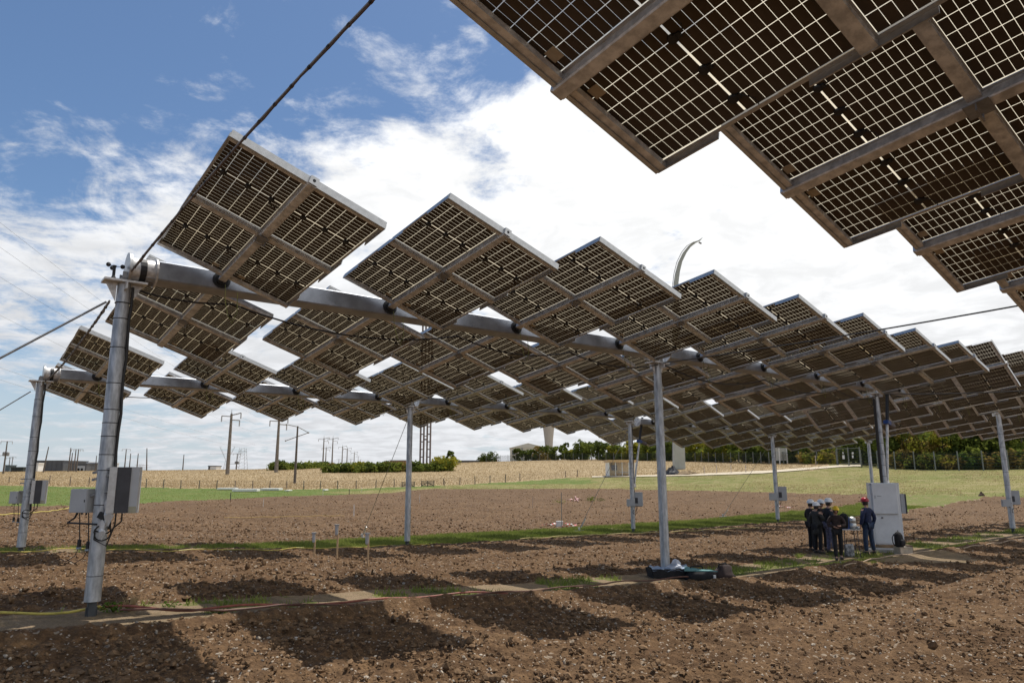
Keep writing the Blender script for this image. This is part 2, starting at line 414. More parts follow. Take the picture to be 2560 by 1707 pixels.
# --- noise used to roughen the mesh
def hash2(i, j, k):
    n = (i.astype(np.int64) * 374761393 + j.astype(np.int64) * 668265263 + k * 2147483647) & 0xffffffff
    n = ((n ^ (n >> 13)) * 1274126177) & 0xffffffff
    return ((n ^ (n >> 16)) & 0xffffff) / float(0xffffff)
def vnoise(x, y, k=0):
    i, j = np.floor(x), np.floor(y); u, v = x - i, y - j; u = u * u * (3 - 2 * u); v = v * v * (3 - 2 * v)
    i = i.astype(np.int64); j = j.astype(np.int64)
    return (hash2(i, j, k) * (1 - u) + hash2(i + 1, j, k) * u) * (1 - v) + (hash2(i, j + 1, k) * (1 - u) + hash2(i + 1, j + 1, k) * u) * v
def clods(x, y, cell, k, dens=.7):
    i0, j0 = np.floor(x / cell).astype(np.int64), np.floor(y / cell).astype(np.int64); h = np.zeros_like(x)
    for di in (-1, 0, 1):
        for dj in (-1, 0, 1):
            i, j = i0 + di, j0 + dj
            cx = (i + hash2(i, j, k)) * cell; cy = (j + hash2(i, j, k + 1)) * cell
            R = cell * (.35 + .5 * hash2(i, j, k + 2)); on_ = hash2(i, j, k + 3) < dens
            dx, dy = x - cx, y - cy; th = hash2(i, j, k + 4) * 6.28
            e = 1 + .5 * hash2(i, j, k + 5); u = dx * np.cos(th) + dy * np.sin(th); w = -dx * np.sin(th) + dy * np.cos(th)
            d2 = (u / e) ** 2 + (w * e) ** 2
            h = np.maximum(h, np.where(on_, np.sqrt(np.maximum(0, R * R - d2)), 0))
    return h

def zones(x, y):
    """0 soil, 1 trodden earth, 2 turf along a row, 3 meadow, 4 dry grass, 5 gravel road, 6 lush grass"""
    s, t = st(x, y); z = np.zeros(x.shape, int)
    wob = (vnoise(x * .8, y * .8, 3) - .5) * .9 + (vnoise(x * 3, y * 3, 4) - .5) * .35
    t1 = t + wob * .5
    z[(t1 > -.75) & (t1 < 1.25) & (s > -14)] = 1
    g = vnoise(x * .9, y * .9, 11) * .6 + vnoise(x * 3.3, y * 3.3, 12) * .4
    m1 = (t1 > -.65) & (t1 < .7) & (g > np.where(s > 13, .46, .60)); z[m1] = 2
    t2 = t + 12.94 + wob * .7
    wd = -1.9 - 3.0 * smoothstep(s, 2, 14)
    z[(t2 > wd - .2) & (t2 < .55)] = 1
    m2 = (t2 > wd) & (t2 < .45) & (g > .52 - .40 * smoothstep(s, 1, 8)); z[m2] = 2
    # people's trampled corner by the cabinet
    pc = P1 + A * 21.8 + Pp * .9; d = np.hypot((x - pc[0]), (y - pc[1])); z[(d < 2.3 + wob) & (z == 0)] = 1
    yy = np.maximum(y, 1.); az = x / yy; w2 = (vnoise(x * .25, y * .25, 7) - .5) * 5 + (vnoise(x, y, 8) - .5) * 2
    bs = np.interp(az, *B_SOIL); bd = np.interp(az, *B_DRY)
    far = (y > bs + w2 * .5); z[far] = 3
    gz = vnoise(x * .07, y * .12, 21)
    az2 = az + (gz - .5) * .30 + (vnoise(x * .5, y * .5, 23) - .5) * .06; z[far & ((az2 < -.18) | ((az2 < .12) & (y > bs + 9)))] = 6
    z[(y > bd + w2 * .6) & (az < .44)] = 4
    z[(y > 165) & (az >= .44)] = 4
    return z

def build_ground():
    half = rad(48)
    th_in = np.linspace(-half, half, 720)
    th_out = np.linspace(half, 2 * math.pi - half, 72)[1:-1]
    th = np.concatenate([th_in, th_out])          # measured clockwise from straight ahead
    r = [0.6]
    while r[-1] < 2600:
        q = r[-1]; r.append(q * (1.09 if q < 4.6 else 1.0042 if q < 62 else 1.012 if q < 330 else 1.06))
    r = np.array(r); nr, nt = len(r), len(th)
    RR, TT = np.meshgrid(r, th, indexing='ij')
    x = RR * np.sin(TT); y = RR * np.cos(TT); zz = height(x, y)
    zn = zones(x, y)
    s, t = st(x, y)
    m = (RR < 75) & (np.abs(TT) <= half)
    xs, ys = x[m], y[m]; zo = zn[m]
    amp = np.where(zo == 0, 1.0, np.where(zo <= 2, .16, .10)) * (1 - smoothstep(RR[m], 45, 75) * .5)
    d = (clods(xs, ys, .22, 10, .4) * .22 + clods(xs + 5, ys, .10, 30, .7) * .40 + clods(xs, ys + 9, .05, 50, .8) * .5)
    d += .016 * np.sin(t[m] * 8.4 + 1.5 * vnoise(xs * .3, ys * .3, 41)) * vnoise(xs * .5, ys * .5, 42) * 2
    d += (vnoise(xs * 1.3, ys * 1.3, 5) - .5) * .07 + (vnoise(xs * 4, ys * 4, 6) - .5) * .035
    zz[m] += amp * (d - .03)
    # the low bank of spoil beside each row's track
    zz += np.where(zn < 3, .10 * np.exp(-((t - 1.55) / .30) ** 2) * (.5 + vnoise(x * .9, y * .9, 17)) + .08 * np.exp(-((t + 12.3) / .3) ** 2) * (.5 + vnoise(x * .9, y * .9, 18)), 0) * (np.abs(TT) <= half)
    idx = np.arange(nr * nt).reshape(nr, nt)
    a = idx[:-1, :]; b = idx[1:, :]
    a2 = np.roll(a, -1, axis=1); b2 = np.roll(b, -1, axis=1)
    faces = np.stack([a, a2, b2, b], -1).reshape(-1, 4)[:, ::-1]
    verts = np.stack([x, y, zz], -1).reshape(-1, 3)
    fz = zn.reshape(-1)[faces[:, 0]]
    mats = {0: ('ploughed_soil', soil_m), 1: ('dirt_path', track_m), 2: ('turf_strip', turf_m), 3: ('meadow', meadow_m), 4: ('dry_grassland', dry_m), 6: ('lush_meadow', lush_m)}
    for k, (nm, mt) in mats.items():
        f = faces[fz == k]
        if not len(f): continue
        u, inv = np.unique(f, return_inverse=True)
        me = fast_mesh(nm, verts[u], inv.reshape(f.shape), mt, smooth=True)
        tag(link(nm, me), kind='structure')
    # the hole under the camera
    c = MB(); n = nt
    ring = verts[:nt]; cc = V(0, 0, hz(0, 0))
    c.add([*ring, cc], [((i + 1) % nt, i, nt) for i in range(nt)]); tag(c.build('ground', soil_m), kind='structure')
build_ground()

# ------------------------------------------------------------------ solar panels
L, U0, HW = 3.54, 0.3158, 1.1085
D_ARM = 3.1743
MW, ML = 1.055, 1.73
def frame_axes(th, ph):
    u = math.cos(th) * Pp + math.sin(th) * Z; n = -math.sin(th) * Pp + math.cos(th) * Z
    w = math.cos(ph) * A - math.sin(ph) * n; m = math.cos(ph) * n + math.sin(ph) * A
    return u, n, w, m
def mat4(o, x, y, z):
    return Matrix(((x[0], y[0], z[0], o[0]), (x[1], y[1], z[1], o[1]), (x[2], y[2], z[2], o[2]), (0, 0, 0, 1)))
# --- shared meshes, local frame: X across the panel, -Y outwards along the arm, Z the sunny side
def cell_rects():
    x0, y0 = -MW / 2 + .033, -ML / 2 + .033; cw = (MW - .066) / 6; half = (ML - .066 - .014) / 2; ch = half / 10
    for i in range(6):
        for j in range(20):
            yield x0 + (i + .5) * cw, y0 + (j + .5) * ch + (.014 if j >= 10 else 0), cw / 2 - .0031, ch / 2 - .0019
def make_cells():
    b = MB()
    for cx, cy_, hx, hy in cell_rects():
        b.add([(cx - hx, cy_ - hy, 0), (cx + hx, cy_ - hy, 0), (cx + hx, cy_ + hy, 0), (cx - hx, cy_ + hy, 0)], [(0, 3, 2, 1)], 0)
    return b
GX, GY = MW / 2 - .02, ML / 2 - .02
b = make_cells(); b.add([(-GX, -GY, .004), (GX, -GY, .004), (GX, GY, .004), (-GX, GY, .004)], [(0, 3, 2, 1)], 1)
ME_CELLS = b.mesh('cell_sheet', [cell_m, glass_m])
b = MB(); b.add([(-GX, -GY, .004), (GX, -GY, .004), (GX, GY, .004), (-GX, GY, .004)], [(0, 3, 2, 1)], 0)
ME_GLASS = b.mesh('glass_pane', glass_m)
_c0 = list(cell_rects())[0]
b = MB().box((0, 0, .0006), (_c0[2], _c0[3], .0006)); ME_CELL = b.mesh('solar_cell', cell_m)
b = MB()
for sx in (-1, 1): b.box((sx * (MW / 2 - .006), 0, 0), (.006, ML / 2, .0175)); b.box((sx * (MW / 2 - .0235), 0, -.0157), (.0115, ML / 2 - .035, .0018))
for sy in (-1, 1): b.box((0, sy * (ML / 2 - .006), -.0001), (MW / 2 - .012, .006, .0174)); b.box((0, sy * (ML / 2 - .0235), -.0157), (MW / 2 - .012, .0115, .0018))
ME_FRAME = b.mesh('solar_module', alu)
def jbox(cable):
    b = MB(); b.lathe((0, 0, 0), [(.040, 0), (.042, -.012), (.036, -.024), (.015, -.028)], 12); b.box((0, .042, -.010), (.022, .022, .010))
    if cable:
        b.tube([(cable * .0, .06, -.012), (cable * .02, .10, -.03), (cable * .07, .13, -.035), (cable * .13, .12, -.02), (cable * .17, .10, .0)], .0045, 5)
    return b.mesh('junction_box', black_pl)
ME_JB = [jbox(-1), jbox(0), jbox(1)]
b = MB().box((0, 0, 0), (.055, .05, .003)); ME_LABEL = b.mesh('label_plate', mat('beige_plate', (.42, .36, .27), .6))
# rails across the panel (C sections), arm, end cap
def rail_mesh(wid, nm):
    b = MB(); hx = HW - .004
    b.box((0, 0, -.027), (hx, wid / 2, .0025)); b.box((0, wid / 2 - .0025, .0), (hx, .0025, .0245)); b.box((0, -wid / 2 + .0025, .0), (hx, .0025, .0245))
    return b.mesh(nm, galv)
ME_MID = rail_mesh(.115, 'middle_rail'); ME_EDGE = rail_mesh(.085, 'edge_rail')
b = MB()
b.bbox((0, 0, 0), (.062, .072, (L + U0 + .03 - .105) / 2), (V(1, 0, 0), V(0, 0, 1), V(0, -1, 0)), .012); ME_ARM = b.mesh('arm', galv)
b = MB(); b.bbox((0, 0, 0), (.060, .060, .012), (V(1, 0, 0), V(0, 0, 1), V(0, -1, 0)), .008, 0); b.lathe((0, -.0121, 0), [(.022, 0), (.022, .004)], 10, (V(1, 0, 0), V(0, 0, 1), V(0, -1, 0)), 1)
ME_CAP = b.mesh('arm_cap', [alu, black_pl])
b = MB()
b.box((0, 0, 0), (.006, .42, .032)); ME_SIDE_M = b.mesh('side_bracket', alu); b = MB(); b.box((0, 0, 0), (.006, .30, .032))
ME_SIDE = b.mesh('side_bracket', alu)
b = MB(); b.box((0, 0, 0), (HW - .002, .008, .054)); b.box((0, .02, -.052), (HW - .002, .012, .002)); ME_TRIM = b.mesh('edge_trim', alu)
b = MB(); b.box((0, 0, 0), (.085, .10, .004)); b.tube([(-.07, 0, -.08), (-.072, 0, 0)], .008, 6); b.tube([(.07, 0, -.08), (.072, 0, 0)], .008, 6); b.box((0, .0, -.08), (.08, .008, .006))
ME_CLAMP = b.mesh('cross_clamp', steel_dull)
YC = -(U0 + L / 2)
def solar_table(O, s, th, ph, upper, label, group, detail=2, cells=0):
    u, n, w, m = frame_axes(th, ph)
    o = O + A * s
    M = mat4(o, w, -u, m) if upper else mat4(o, -w, u, m)
    t = thing('solar_panel', label, 'solar panel', group=group, rot=M)
    link('arm', ME_ARM, t, (0, -(U0 + L + .03 + .105) / 2 + .0, .03)); link('arm_cap', ME_CAP, t, (0, -(U0 + L) - .045, .03)); link('edge_trim', ME_TRIM, t, (0, -(U0 + L) - .010, .034))
    link('middle_rail', ME_MID, t, (0, YC, .022)); link('edge_rail', ME_EDGE, t, (0, -U0 - .045, .022)); link('edge_rail', ME_EDGE, t, (0, -U0 - L + .045, .022))
    for sx in (-1, 1):
        for yo in (-1, 0, 1): link('side_bracket', ME_SIDE if yo else ME_SIDE_M, t, (sx * (HW + .003), YC + yo * (L / 2 - .30), .018))
    if detail > 1: link('cross_clamp', ME_CLAMP, t, (0, YC, -.058))
    k = 0
    for sy in (-1, 1):
        for sx in (-1, 1):
            mo = link('solar_module', ME_FRAME, t, (sx * (HW - MW / 2), YC + sy * (L / 2 - ML / 2), .068))
            if cells and sy < 0:                    # nearest modules: every cell is its own piece
                link('glass_pane', ME_GLASS, mo, (0, 0, .004))
                for cx, cy_, hx, hy in cell_rects(): link('solar_cell', ME_CELL, mo, (cx, cy_, .004))
            else: link('cell_sheet', ME_CELLS, mo, (0, 0, .004))
            if detail > 0:
                for j in range(3):
                    jb = link('junction_box', ME_JB[j], mo, ((j - 1) * .34, 0, .002))
            if detail > 1: link('label_plate', ME_LABEL, mo, (-sx * .36 * 1, -sy * -.72, -.002))
    return t
ORD = ['first', 'second', 'third', 'fourth', 'fifth', 'sixth', 'seventh', 'eighth', 'ninth', 'tenth']
TH_A1, PH_A1 = .1287, .3456
TH_A2, PH_A2 = .113, .3544
TH_B1, PH_B1 = .141, .738
TH_B2, PH_B2 = .156, .434
TH_0, PH_0 = .1212, .3597
def arms_A(): return [D_ARM * i + (.154 if i >= 3 else 0) + (.0998 if i >= 4 else 0) for i in range(8)]
def arms_B(s1, n=8): return [s1 + D_ARM * i + (.25 if i >= 4 else 0) for i in range(n)]
for i, s in enumerate(arms_A()):
    for up in (True, False):
        h = 'upper' if up else 'lower'
        solar_table(P1, s, TH_A1, PH_A1, up, f'{h} half-cut solar panel on the front beam, {ORD[i]} along from the tall left post', 'panels of the front left tracker')
        solar_table(P2, s, TH_A2, PH_A2, up, f'{h} solar panel on the back beam, {ORD[i]} along from the smaller left post', 'panels of the back left tracker', detail=1)
for i, s in enumerate(arms_B(25.46)):
    for up in (True, False):
        h = 'upper' if up else 'lower'
        solar_table(P1 + Z * .02, s, TH_B1, PH_B1, up, f'{h} steeply turned solar panel on the front beam, {ORD[i]} along beyond the white cabinet', 'panels of the front right tracker', detail=1)
for i, s in enumerate(arms_B(26.05)):
    for up in (True, False):
        h = 'upper' if up else 'lower'
        solar_table(P2 - Z * .30, s, TH_B2, PH_B2, up, f'{h} distant solar panel on the back beam, {ORD[i]} along beyond the motor strut', 'panels of the back right tracker', detail=1)
arms_0 = [D_ARM * i for i in range(-1, 5)]
for i, s in enumerate(arms_0):
    for up in (True, False):
        if up and s < 3: continue                   # behind the photographer
        lab = (f'overhead solar panel at top right, {ORD[i]} from its left edge, lower side of the beam' if not up
               else f'overhead solar panel at top right, {ORD[i]} along, higher side of the beam')
        solar_table(P0, s, TH_0, PH_0, up, lab, 'panels of the overhead tracker', detail=2, cells=(1 if (not up and i < 3) else 0))

# ------------------------------------------------------------------ beams and posts
def beam(O, s0, s1, th, arms, label, end_drum=False):
    u = math.cos(th) * Pp + math.sin(th) * Z; n = -math.sin(th) * Pp + math.cos(th) * Z
    o = O + A * s0
    t = thing('torque_beam', label, 'steel beam', o)
    c = O + A * (s0 + s1) / 2
    MB(o).bbox(c, (.165, .165, (s1 - s0) / 2), (u, n, A), .022).build('girder', girder_m, t)
    for sg in (s0, s1):
        b = MB(o); b.lathe(O + A * (sg - .02), [(.235, 0), (.235, .03)], 20, (u, n, A)); b.build('end_plate', galv, t)
    for s in arms:
        if s0 < s < s1:
            for sd in (-1, 1):
                b = MB(o); b.lathe(O + A * s + u * sd * .1655, [(.145, 0), (.145, .018), (.10, .022), (.10, .06)], 16, (A, n * 1.0 if sd > 0 else -n, u * sd))
                b.build('arm_bearing', black_pl, t)
            b = MB(o)      # loop of earthing wire below every arm
            q = O + A * (s + .05) + u * .22
            b.tube([q - n * .08, q - n * .35, q - n * .62 + A * .05, q - n * .75 + A * .12, q - n * .55 + A * .2, q - n * .2 + A * .2], .006, 5); b.build('earth_wire', mat('green_yellow_wire', (.16, .17, .03), .6), t)
    if end_drum:
        b = MB(o); b.lathe(O + A * (s0 - .36), [(.20, 0), (.20, .34)], 24, (u, n, A)); me = b.mesh('bearing_drum', galv); auto_smooth(me); link('bearing_drum', me, t)
        b = MB(o); b.lathe(O + A * (s0 - .40), [(.05, -.02), (.265, -.01), (.265, .035), (.2, .04)], 28, (u, n, A)); me = b.mesh('drum_cover', alu); auto_smooth(me); link('drum_cover', me, t)
        b = MB(o)
        for k in range(9):
            an = .35 + k * .25; b.tube([O + A * (s0 - .16) + .212 * (math.cos(an) * -u + math.sin(an) * -n), O + A * (s0 - .03) + .212 * (math.cos(an) * -u + math.sin(an) * -n)], .012, 6)
        b.build('drum_bolts', steel_dull, t)
        b = MB(o); pth = [O + A * (s0 - .2) + .208 * (math.cos(a_) * u + math.sin(a_) * n) for a_ in np.linspace(rad(-200), rad(40), 14)]
        for q0, q1 in zip(pth[:-1], pth[1:]): b.box((q0 + q1) / 2, (np.linalg.norm(q1 - q0) / 2 + .004, .045, .008), (unit(q1 - q0), A, unit(np.cross(q1 - q0, A))))
        b.build('bearing_strap', black_pl, t)
    return t
aA = arms_A(); aB1 = arms_B(25.46); aB2 = arms_B(26.05)
beam(P1, -.98, 10.98, TH_A1, aA, 'grey galvanised front beam leading right from the tall left post', True)
beam(P1, 11.62, 23.45, TH_A1, aA, 'galvanised front beam between the middle post and the post above the cabinet')
beam(P1 + Z * .02, 24.4, 36.3, TH_B1, aB1, 'front beam beyond the white cabinet, under the steeply turned panels')
beam(P1 + Z * .02, 37.0, 49.0, TH_B1, aB1, 'last front beam at the right edge beyond the right post')
beam(P2, -.98, 10.9, TH_A2, aA, 'back beam leading right from the smaller left post', True)
beam(P2, 11.55, 23.9, TH_A2, aA, 'back beam between its slender second post and the motor post')
beam(P2 - Z * .30, 25.0, 37.3, TH_B2, aB2, 'distant back beam right of the motor strut')
beam(P2 - Z * .30, 38.0, 50.4, TH_B2, aB2, 'farthest back beam above the fence')
beam(P0, -4.2, 11.0, TH_0, arms_0, 'overhead beam above the photographer at top right')

def post(O, s, label, r=.105, top=2.93, rings=(), ax_plate=True, cable=True, n=20, off=0):
    g = row_pt(O, s); base = V(g[0], g[1], g[2] - .25)
    t = thing('support_post', label, 'steel post', V(g[0], g[1], g[2]))
    o = V(g[0], g[1], g[2]); zt = O[2] - P1[2] + top + CAM_H
    b = MB(o); b.lathe(V(g[0], g[1], 0), [(r * 1.06, g[2] + .20), (r * 1.05, g[2] + .21), (r, zt - .55), (r * .93, zt - .5), (r * .93, zt)], n)
    me = b.mesh('tube', galv_post); auto_smooth(me); link('tube', me, t)
    b = MB(o); b.bbox(V(g[0], g[1], g[2]), (.055, .055, .22), (A, Pp, Z), .01); b.box(V(g[0], g[1], g[2] + .06), (.075, .012, .06), (A, Pp, Z)); b.build('base_stub', mat('dark_stub', (.07, .075, .08), .6, .3), t)
    # head plate with gussets and saddle
    b = MB(o); c = V(g[0], g[1], zt)
    b.box(c + Z * .017, (.30, .17, .016), (A, Pp, Z))
    for sg in (-1, 1):
        b.add([c + A * sg * r, c + A * sg * .28, c + A * sg * .24 - Z * .05, c + A * sg * r - Z * .30, c + A * sg * r + Pp * .012, c + A * sg * .28 + Pp * .012, c + A * sg * .24 - Z * .05 + Pp * .012, c + A * sg * r - Z * .30 + Pp * .012],
              [(0, 1, 2, 3), (7, 6, 5, 4), (0, 4, 5, 1), (1, 5, 6, 2), (2, 6, 7, 3), (3, 7, 4, 0)])
        b.box(c + Pp * sg * (r + .07) - Z * .06, (.012, .07, .06), (A, Pp, Z))
    b.build('head_plate', galv, t)
    b = MB(o)
    for sg in (-1, 1): b.box(c + Pp * sg * .13 + Z * .09, (.055, .02, .075), (A, Pp, Z))
    b.box(c + Z * .05, (.07, .15, .018), (A, Pp, Z)); b.build('bearing_saddle', steel_dull, t)
    for hgt in rings:
        b = MB(o); b.lathe(V(g[0], g[1], g[2] + hgt), [(r * 1.02 + .002, -.006), (r * 1.03 + .005, 0), (r * 1.02 + .002, .006)], n); b.build('cable_tie', black_pl, t)
    if cable:
        b = MB(o); q = c + A * .075 - Pp * -.07
        side = unit(A * .9 + Pp * .45)
        pts = [c + side * (r + .02) - Z * z_ + A * .01 * math.sin(7 * z_) for z_ in np.linspace(0.05, zt - g[2] - 1.2, 14)]
        b.tube(pts, .022, 6); b.build('cable_bundle', rubber, t)
    return t, o, c
R1 = [.55, 1.55, 2.05, 2.28, 2.55, 2.75, 2.95, 3.35, 3.9, 4.35, 4.6]
p11 = post(P1, -1.40, 'tall galvanised post at the left carrying the front beam end', .104, 2.93, R1)
p12 = post(P1, 11.31, 'bare galvanised post in the middle beside the pile of bags', .112, 2.87, [], cable=False, n=10)
p13 = post(P1, 23.85, 'post standing behind the white cabinet with thick black cable', .105, 2.9, [2.2, 2.6, 3.0, 3.4, 3.8, 4.2])
p14 = post(P1, 36.65, 'galvanised post near the right edge carrying two control boxes', .115, 2.81, [1.6, 2.2, 2.8, 3.4, 4.0, 4.6])
p21 = post(P2, -1.42, 'smaller galvanised post at the left edge carrying the back beam end', .108, 2.93, [.6, 1.6, 2.1, 2.5, 2.9, 3.3, 3.9, 4.4])
p22 = post(P2, 11.23, 'slender plain post of the back row with a stay wire', .112, 2.90, [], cable=False)
p23 = post(P2, 24.40, 'back row post with a motor strut and a small grey box', .105, 2.85, [.5, 1.0, 1.5, 2.2, 2.7, 3.2, 3.7, 4.3])
p24 = post(P2, 37.75, 'back row post with a box above red and white tape', .115, 2.55, [1.6, 2.4, 3.2, 4.0])
p25 = post(P2, 50.75, 'farthest thin back row post left of the cabinet', .115, 2.5, [], cable=False)
p01 = P0 + A * -1.4

# ------------------------------------------------------------------ stay ropes and cables
def cable(name, label, cat, path, r, m=rubber, n=6, group=None):
    b = MB(path[0]); b.tube(path, r, n); o = b.build(name, m); return tag(o, label, cat, group)
h11, h12, h13, h14, h21, h22, h23, h24 = (p[2] for p in (p11, p12, p13, p14, p21, p22, p23, p24))
top0 = V(*(P0 + A * -3.32)) + Z * 1.5
def bundle(p0, p1, label, drop=.25, r=.014, ties=34):
    """stay rod with a cable strapped under it"""
    t = thing('stay_cable', label, 'cable', p0)
    path = sag(p0, p1, drop, 24); b = MB(p0); b.tube(path, r, 8); b.build('rod', steel_dull, t)
    rg = np.random.default_rng(3); p2 = [q - Z * (r * 1.7) + rg.normal(0, r * .25, 3) for q in sag(p0, p1, drop, 60)]
    b = MB(p0); b.tube(p2, r * .8, 6); b.build('strapped_cable', mat('brown_cable', (.09, .055, .035), .6), t)
    pp = sag(p0, p1, drop, ties)
    for q0, q1 in zip(pp[1:-1], pp[2:]):
        d = unit(q1 - q0); c = q0 - Z * r * .7; b = MB(p0); b.tube([c - d * .018, c + d * .018], r * 1.55, 8); b.build('cable_tie', black_pl, t)
    return t
bundle(h11 + Z * .12 + A * .02, top0, 'thick strapped cable rising from the tall left post to the top of the picture', -.30)
bundle(h11 - A * .18 - Z * .30, h21 + A * .1 + Z * .05, 'strapped cable running from the tall left post back to the smaller post', .15, .016)
g1 = row_pt(P1, -7.2, 0)
cable('guy_rod', 'straight steel stay rod slanting left from the tall post head', 'stay rod', [h11 - A * .22 - Z * .32, g1], .018, steel_dull)
g2 = row_pt(P2, -7.0, 0)
cable('guy_rod', 'straight steel stay rod slanting left from the smaller left post head', 'stay rod', [h21 - A * .22 - Z * .30, g2], .018, steel_dull)
cable('stay_cable', 'thin dark rope from the middle post head to the overhead panels at right', 'cable', sag(h12 + Pp * .2, P0 + A * 8.13 - Z * .25, .1), .016)
cable('stay_cable', 'dark cable from the post behind the cabinet to the right edge', 'cable', sag(h13 + Pp * .2, P0 + A * 20.7 - Z * .35, .35), .022)
def hang(O, segs, label, r=.016, off=-.35):
    P_ = []
    for s0, s1, d in segs:
        P_ += sag(O + A * s0 + Z * (off) + Pp * .12, O + A * s1 + Z * (off) + Pp * .12, d, 10)
    cable('hanging_cable', label, 'cable', P_, r)
hang(P1, [(-1.2, .2, .06), (.2, 4.8, .28), (4.8, 8.0, .22), (8.0, 11.2, .2)], 'black cable sagging under the front beam by the tall left post')
hang(P1, [(11.5, 16.2, .3), (16.2, 20.6, .25), (20.6, 23.7, .2)], 'black cable sagging under the front beam right of the middle post', .02)
hang(P2, [(-1.2, 3.2, .2), (3.2, 7.5, .2), (7.5, 11.1, .2)], 'thin cable sagging under the back beam at left', .014)
def guy(headp, gp, label):
    t = thing('guy_wire', label, 'stay wire', gp)
    MB(gp).tube([headp, gp + Z * .1], .012, 5).build('wire', steel_dull, t)
    d = unit(headp - gp); b = MB(gp); b.tube([gp + d * .25, gp + d * .75], .028, 6); b.box(gp + Z * .08, (.05, .05, .12)); b.build('tensioner', galv, t)
    b = MB(gp); b.box(gp + Z * .02, (.35, .06, .03), (A, Pp, Z)); b.build('anchor', steel_dull, t)
guy(h22 - Z * .25, G(905, 1345), 'stay wire slanting down left of the slender back post to a ground anchor')
guy(h23 - Z * .25, G(1448, 1328), 'stay wire slanting down left of the motor post')
guy(h24 - Z * .25, G(1808, 1292), 'stay wire slanting down left of the back post by the tape')

# ------------------------------------------------------------------ things on the posts
# anemometer
c = h11 - A * .16 + Z * .035
t = thing('anemometer', 'small black cup anemometer on top of the tall left post', 'anemometer', c)
b = MB(c); b.lathe(c, [(.05, 0), (.03, .05), (.022, .07), (.022, .2), (.03, .21), (.03, .235)], 12); b.build('stem', black_pl, t)
for k in range(3):
    an = .25 + k * 2.094; d = V(math.cos(an), math.sin(an), 0); q = c + Z * .22 + d * .115
    b = MB(c); b.tube([c + Z * .22, q], .005, 5); b.lathe(q, [(.004, -.036), (.025, -.026), (.036, 0), (.025, .026), (.004, .036)], 10); b.build('cup', black_pl, t)

def enclosure(px, py, depth_ref, w, h, d, face, label, m=box_grey, name='control_box', cat='electrical box', lip=True):
    """small cabinet centred on a line of sight at the distance of its post"""
    r = ray(px, py); k = depth_ref / r[1]; c = r * k + Z * CAM_H
    f = unit(face); x = unit(np.cross(Z, f)) * -1; ax = (x, f, Z)
    t = thing(name, label, cat, c)
    b = MB(c); b.bbox(c, (w / 2, d / 2, h / 2), ax, .006); b.build('housing', m, t)
    return t, c, ax
toC = lambda q: unit(V(-q[0], -q[1], 0))
def white_box(px, py, dref, w, h, d, face, label, glands=True):
    t, c, ax = enclosure(px, py, dref, w, h, d, face, label)
    b = MB(c); b.bbox(c + ax[1] * (d / 2 + .006), (w / 2 - .006, .006, h / 2 - .006), ax, .004); b.build('door', box_grey, t)
    b = MB(c); b.box(c + ax[1] * (d / 2 + .014) + ax[0] * (-w / 2 + .03), (.006, .004, .018), ax); b.build('lock', black_pl, t)
    b = MB(c)
    for i in range(3): b.lathe(c - Z * (h / 2 + .03) + ax[0] * (i - 1) * w * .27, [(.014, 0), (.014, .03)], 8)
    b.build('cable_gland', black_pl, t)
    return t, c, ax
def inverter(px, py, dref, w, h, d, face, label, open_front=False):
    t, c, ax = enclosure(px, py, dref, w, h, d, face, label, box_grey, 'inverter', 'inverter')
    if open_front:
        b = MB(c); b.bbox(c + ax[1] * (d / 2 + .008) + ax[0] * w * .40, (w * .10, .012, h / 2 - .01), ax, .004); b.build('side_cover', box_dark, t)
        b = MB(c); b.bbox(c + ax[1] * (d / 2 + .006) - Z * h * .10 + ax[0] * w * .06, (w * .13, .008, h * .2), ax, .004); b.build('display', box_dark, t)
        b = MB(c); b.box(c - Z * (h / 2 + .012), (w * .42, d * .4, .012), ax); b.build('heat_sink', box_dark, t)
    else:
        b = MB(c); b.bbox(c + ax[1] * (d / 2 + .01) + ax[0] * w * .0, (w * .22, .012, h / 2 - .004), ax, .004); b.build('black_panel', box_dark, t)
        b = MB(c); b.bbox(c + ax[1] * (d / 2 + .008) + ax[0] * w * .36, (w * .13, .012, h / 2 - .002), ax, .004); b.build('side_cover', alu, t)
        b = MB(c); b.box(c - Z * (h / 2 - .05) + ax[1] * (d / 2 + .006) - ax[0] * w * .36, (w * .12, .006, .045), ax); b.build('terminal_cover', mat('beige_plastic', (.33, .31, .22), .5), t)
    return t, c, ax
def wire(name, label, pts, r=.012, m=rubber): return cable(name, label, 'cable', pts, r, m)
y1 = p11[1][1]; fA = unit(V(-.12, -1, 0)); fR = unit(V(.45, -1, 0))
bx, bc, bax = white_box(208, 1251, y1 + .02, .30, .34, .17, unit(V(-.25, -1, 0)), 'light grey control box strapped left of the tall post')
iv, ic, iax = inverter(311, 1224, y1 - .05, .40, .66, .22, unit(V(.35, -1, 0)), 'large grey and black inverter hanging right of the tall post')
q = p11[1]
b = MB(q)
for zz_ in (1.72, 1.95, 2.05): b.box(V(q[0], q[1], q[2] + zz_) + V(0, -.06, 0), (.16, .02, .016), (unit(ic - bc), unit(np.cross(Z, ic - bc)), Z))
tag(b.build('mounting_bracket', steel_dull), 'steel brackets tying both boxes to the tall post', 'bracket')
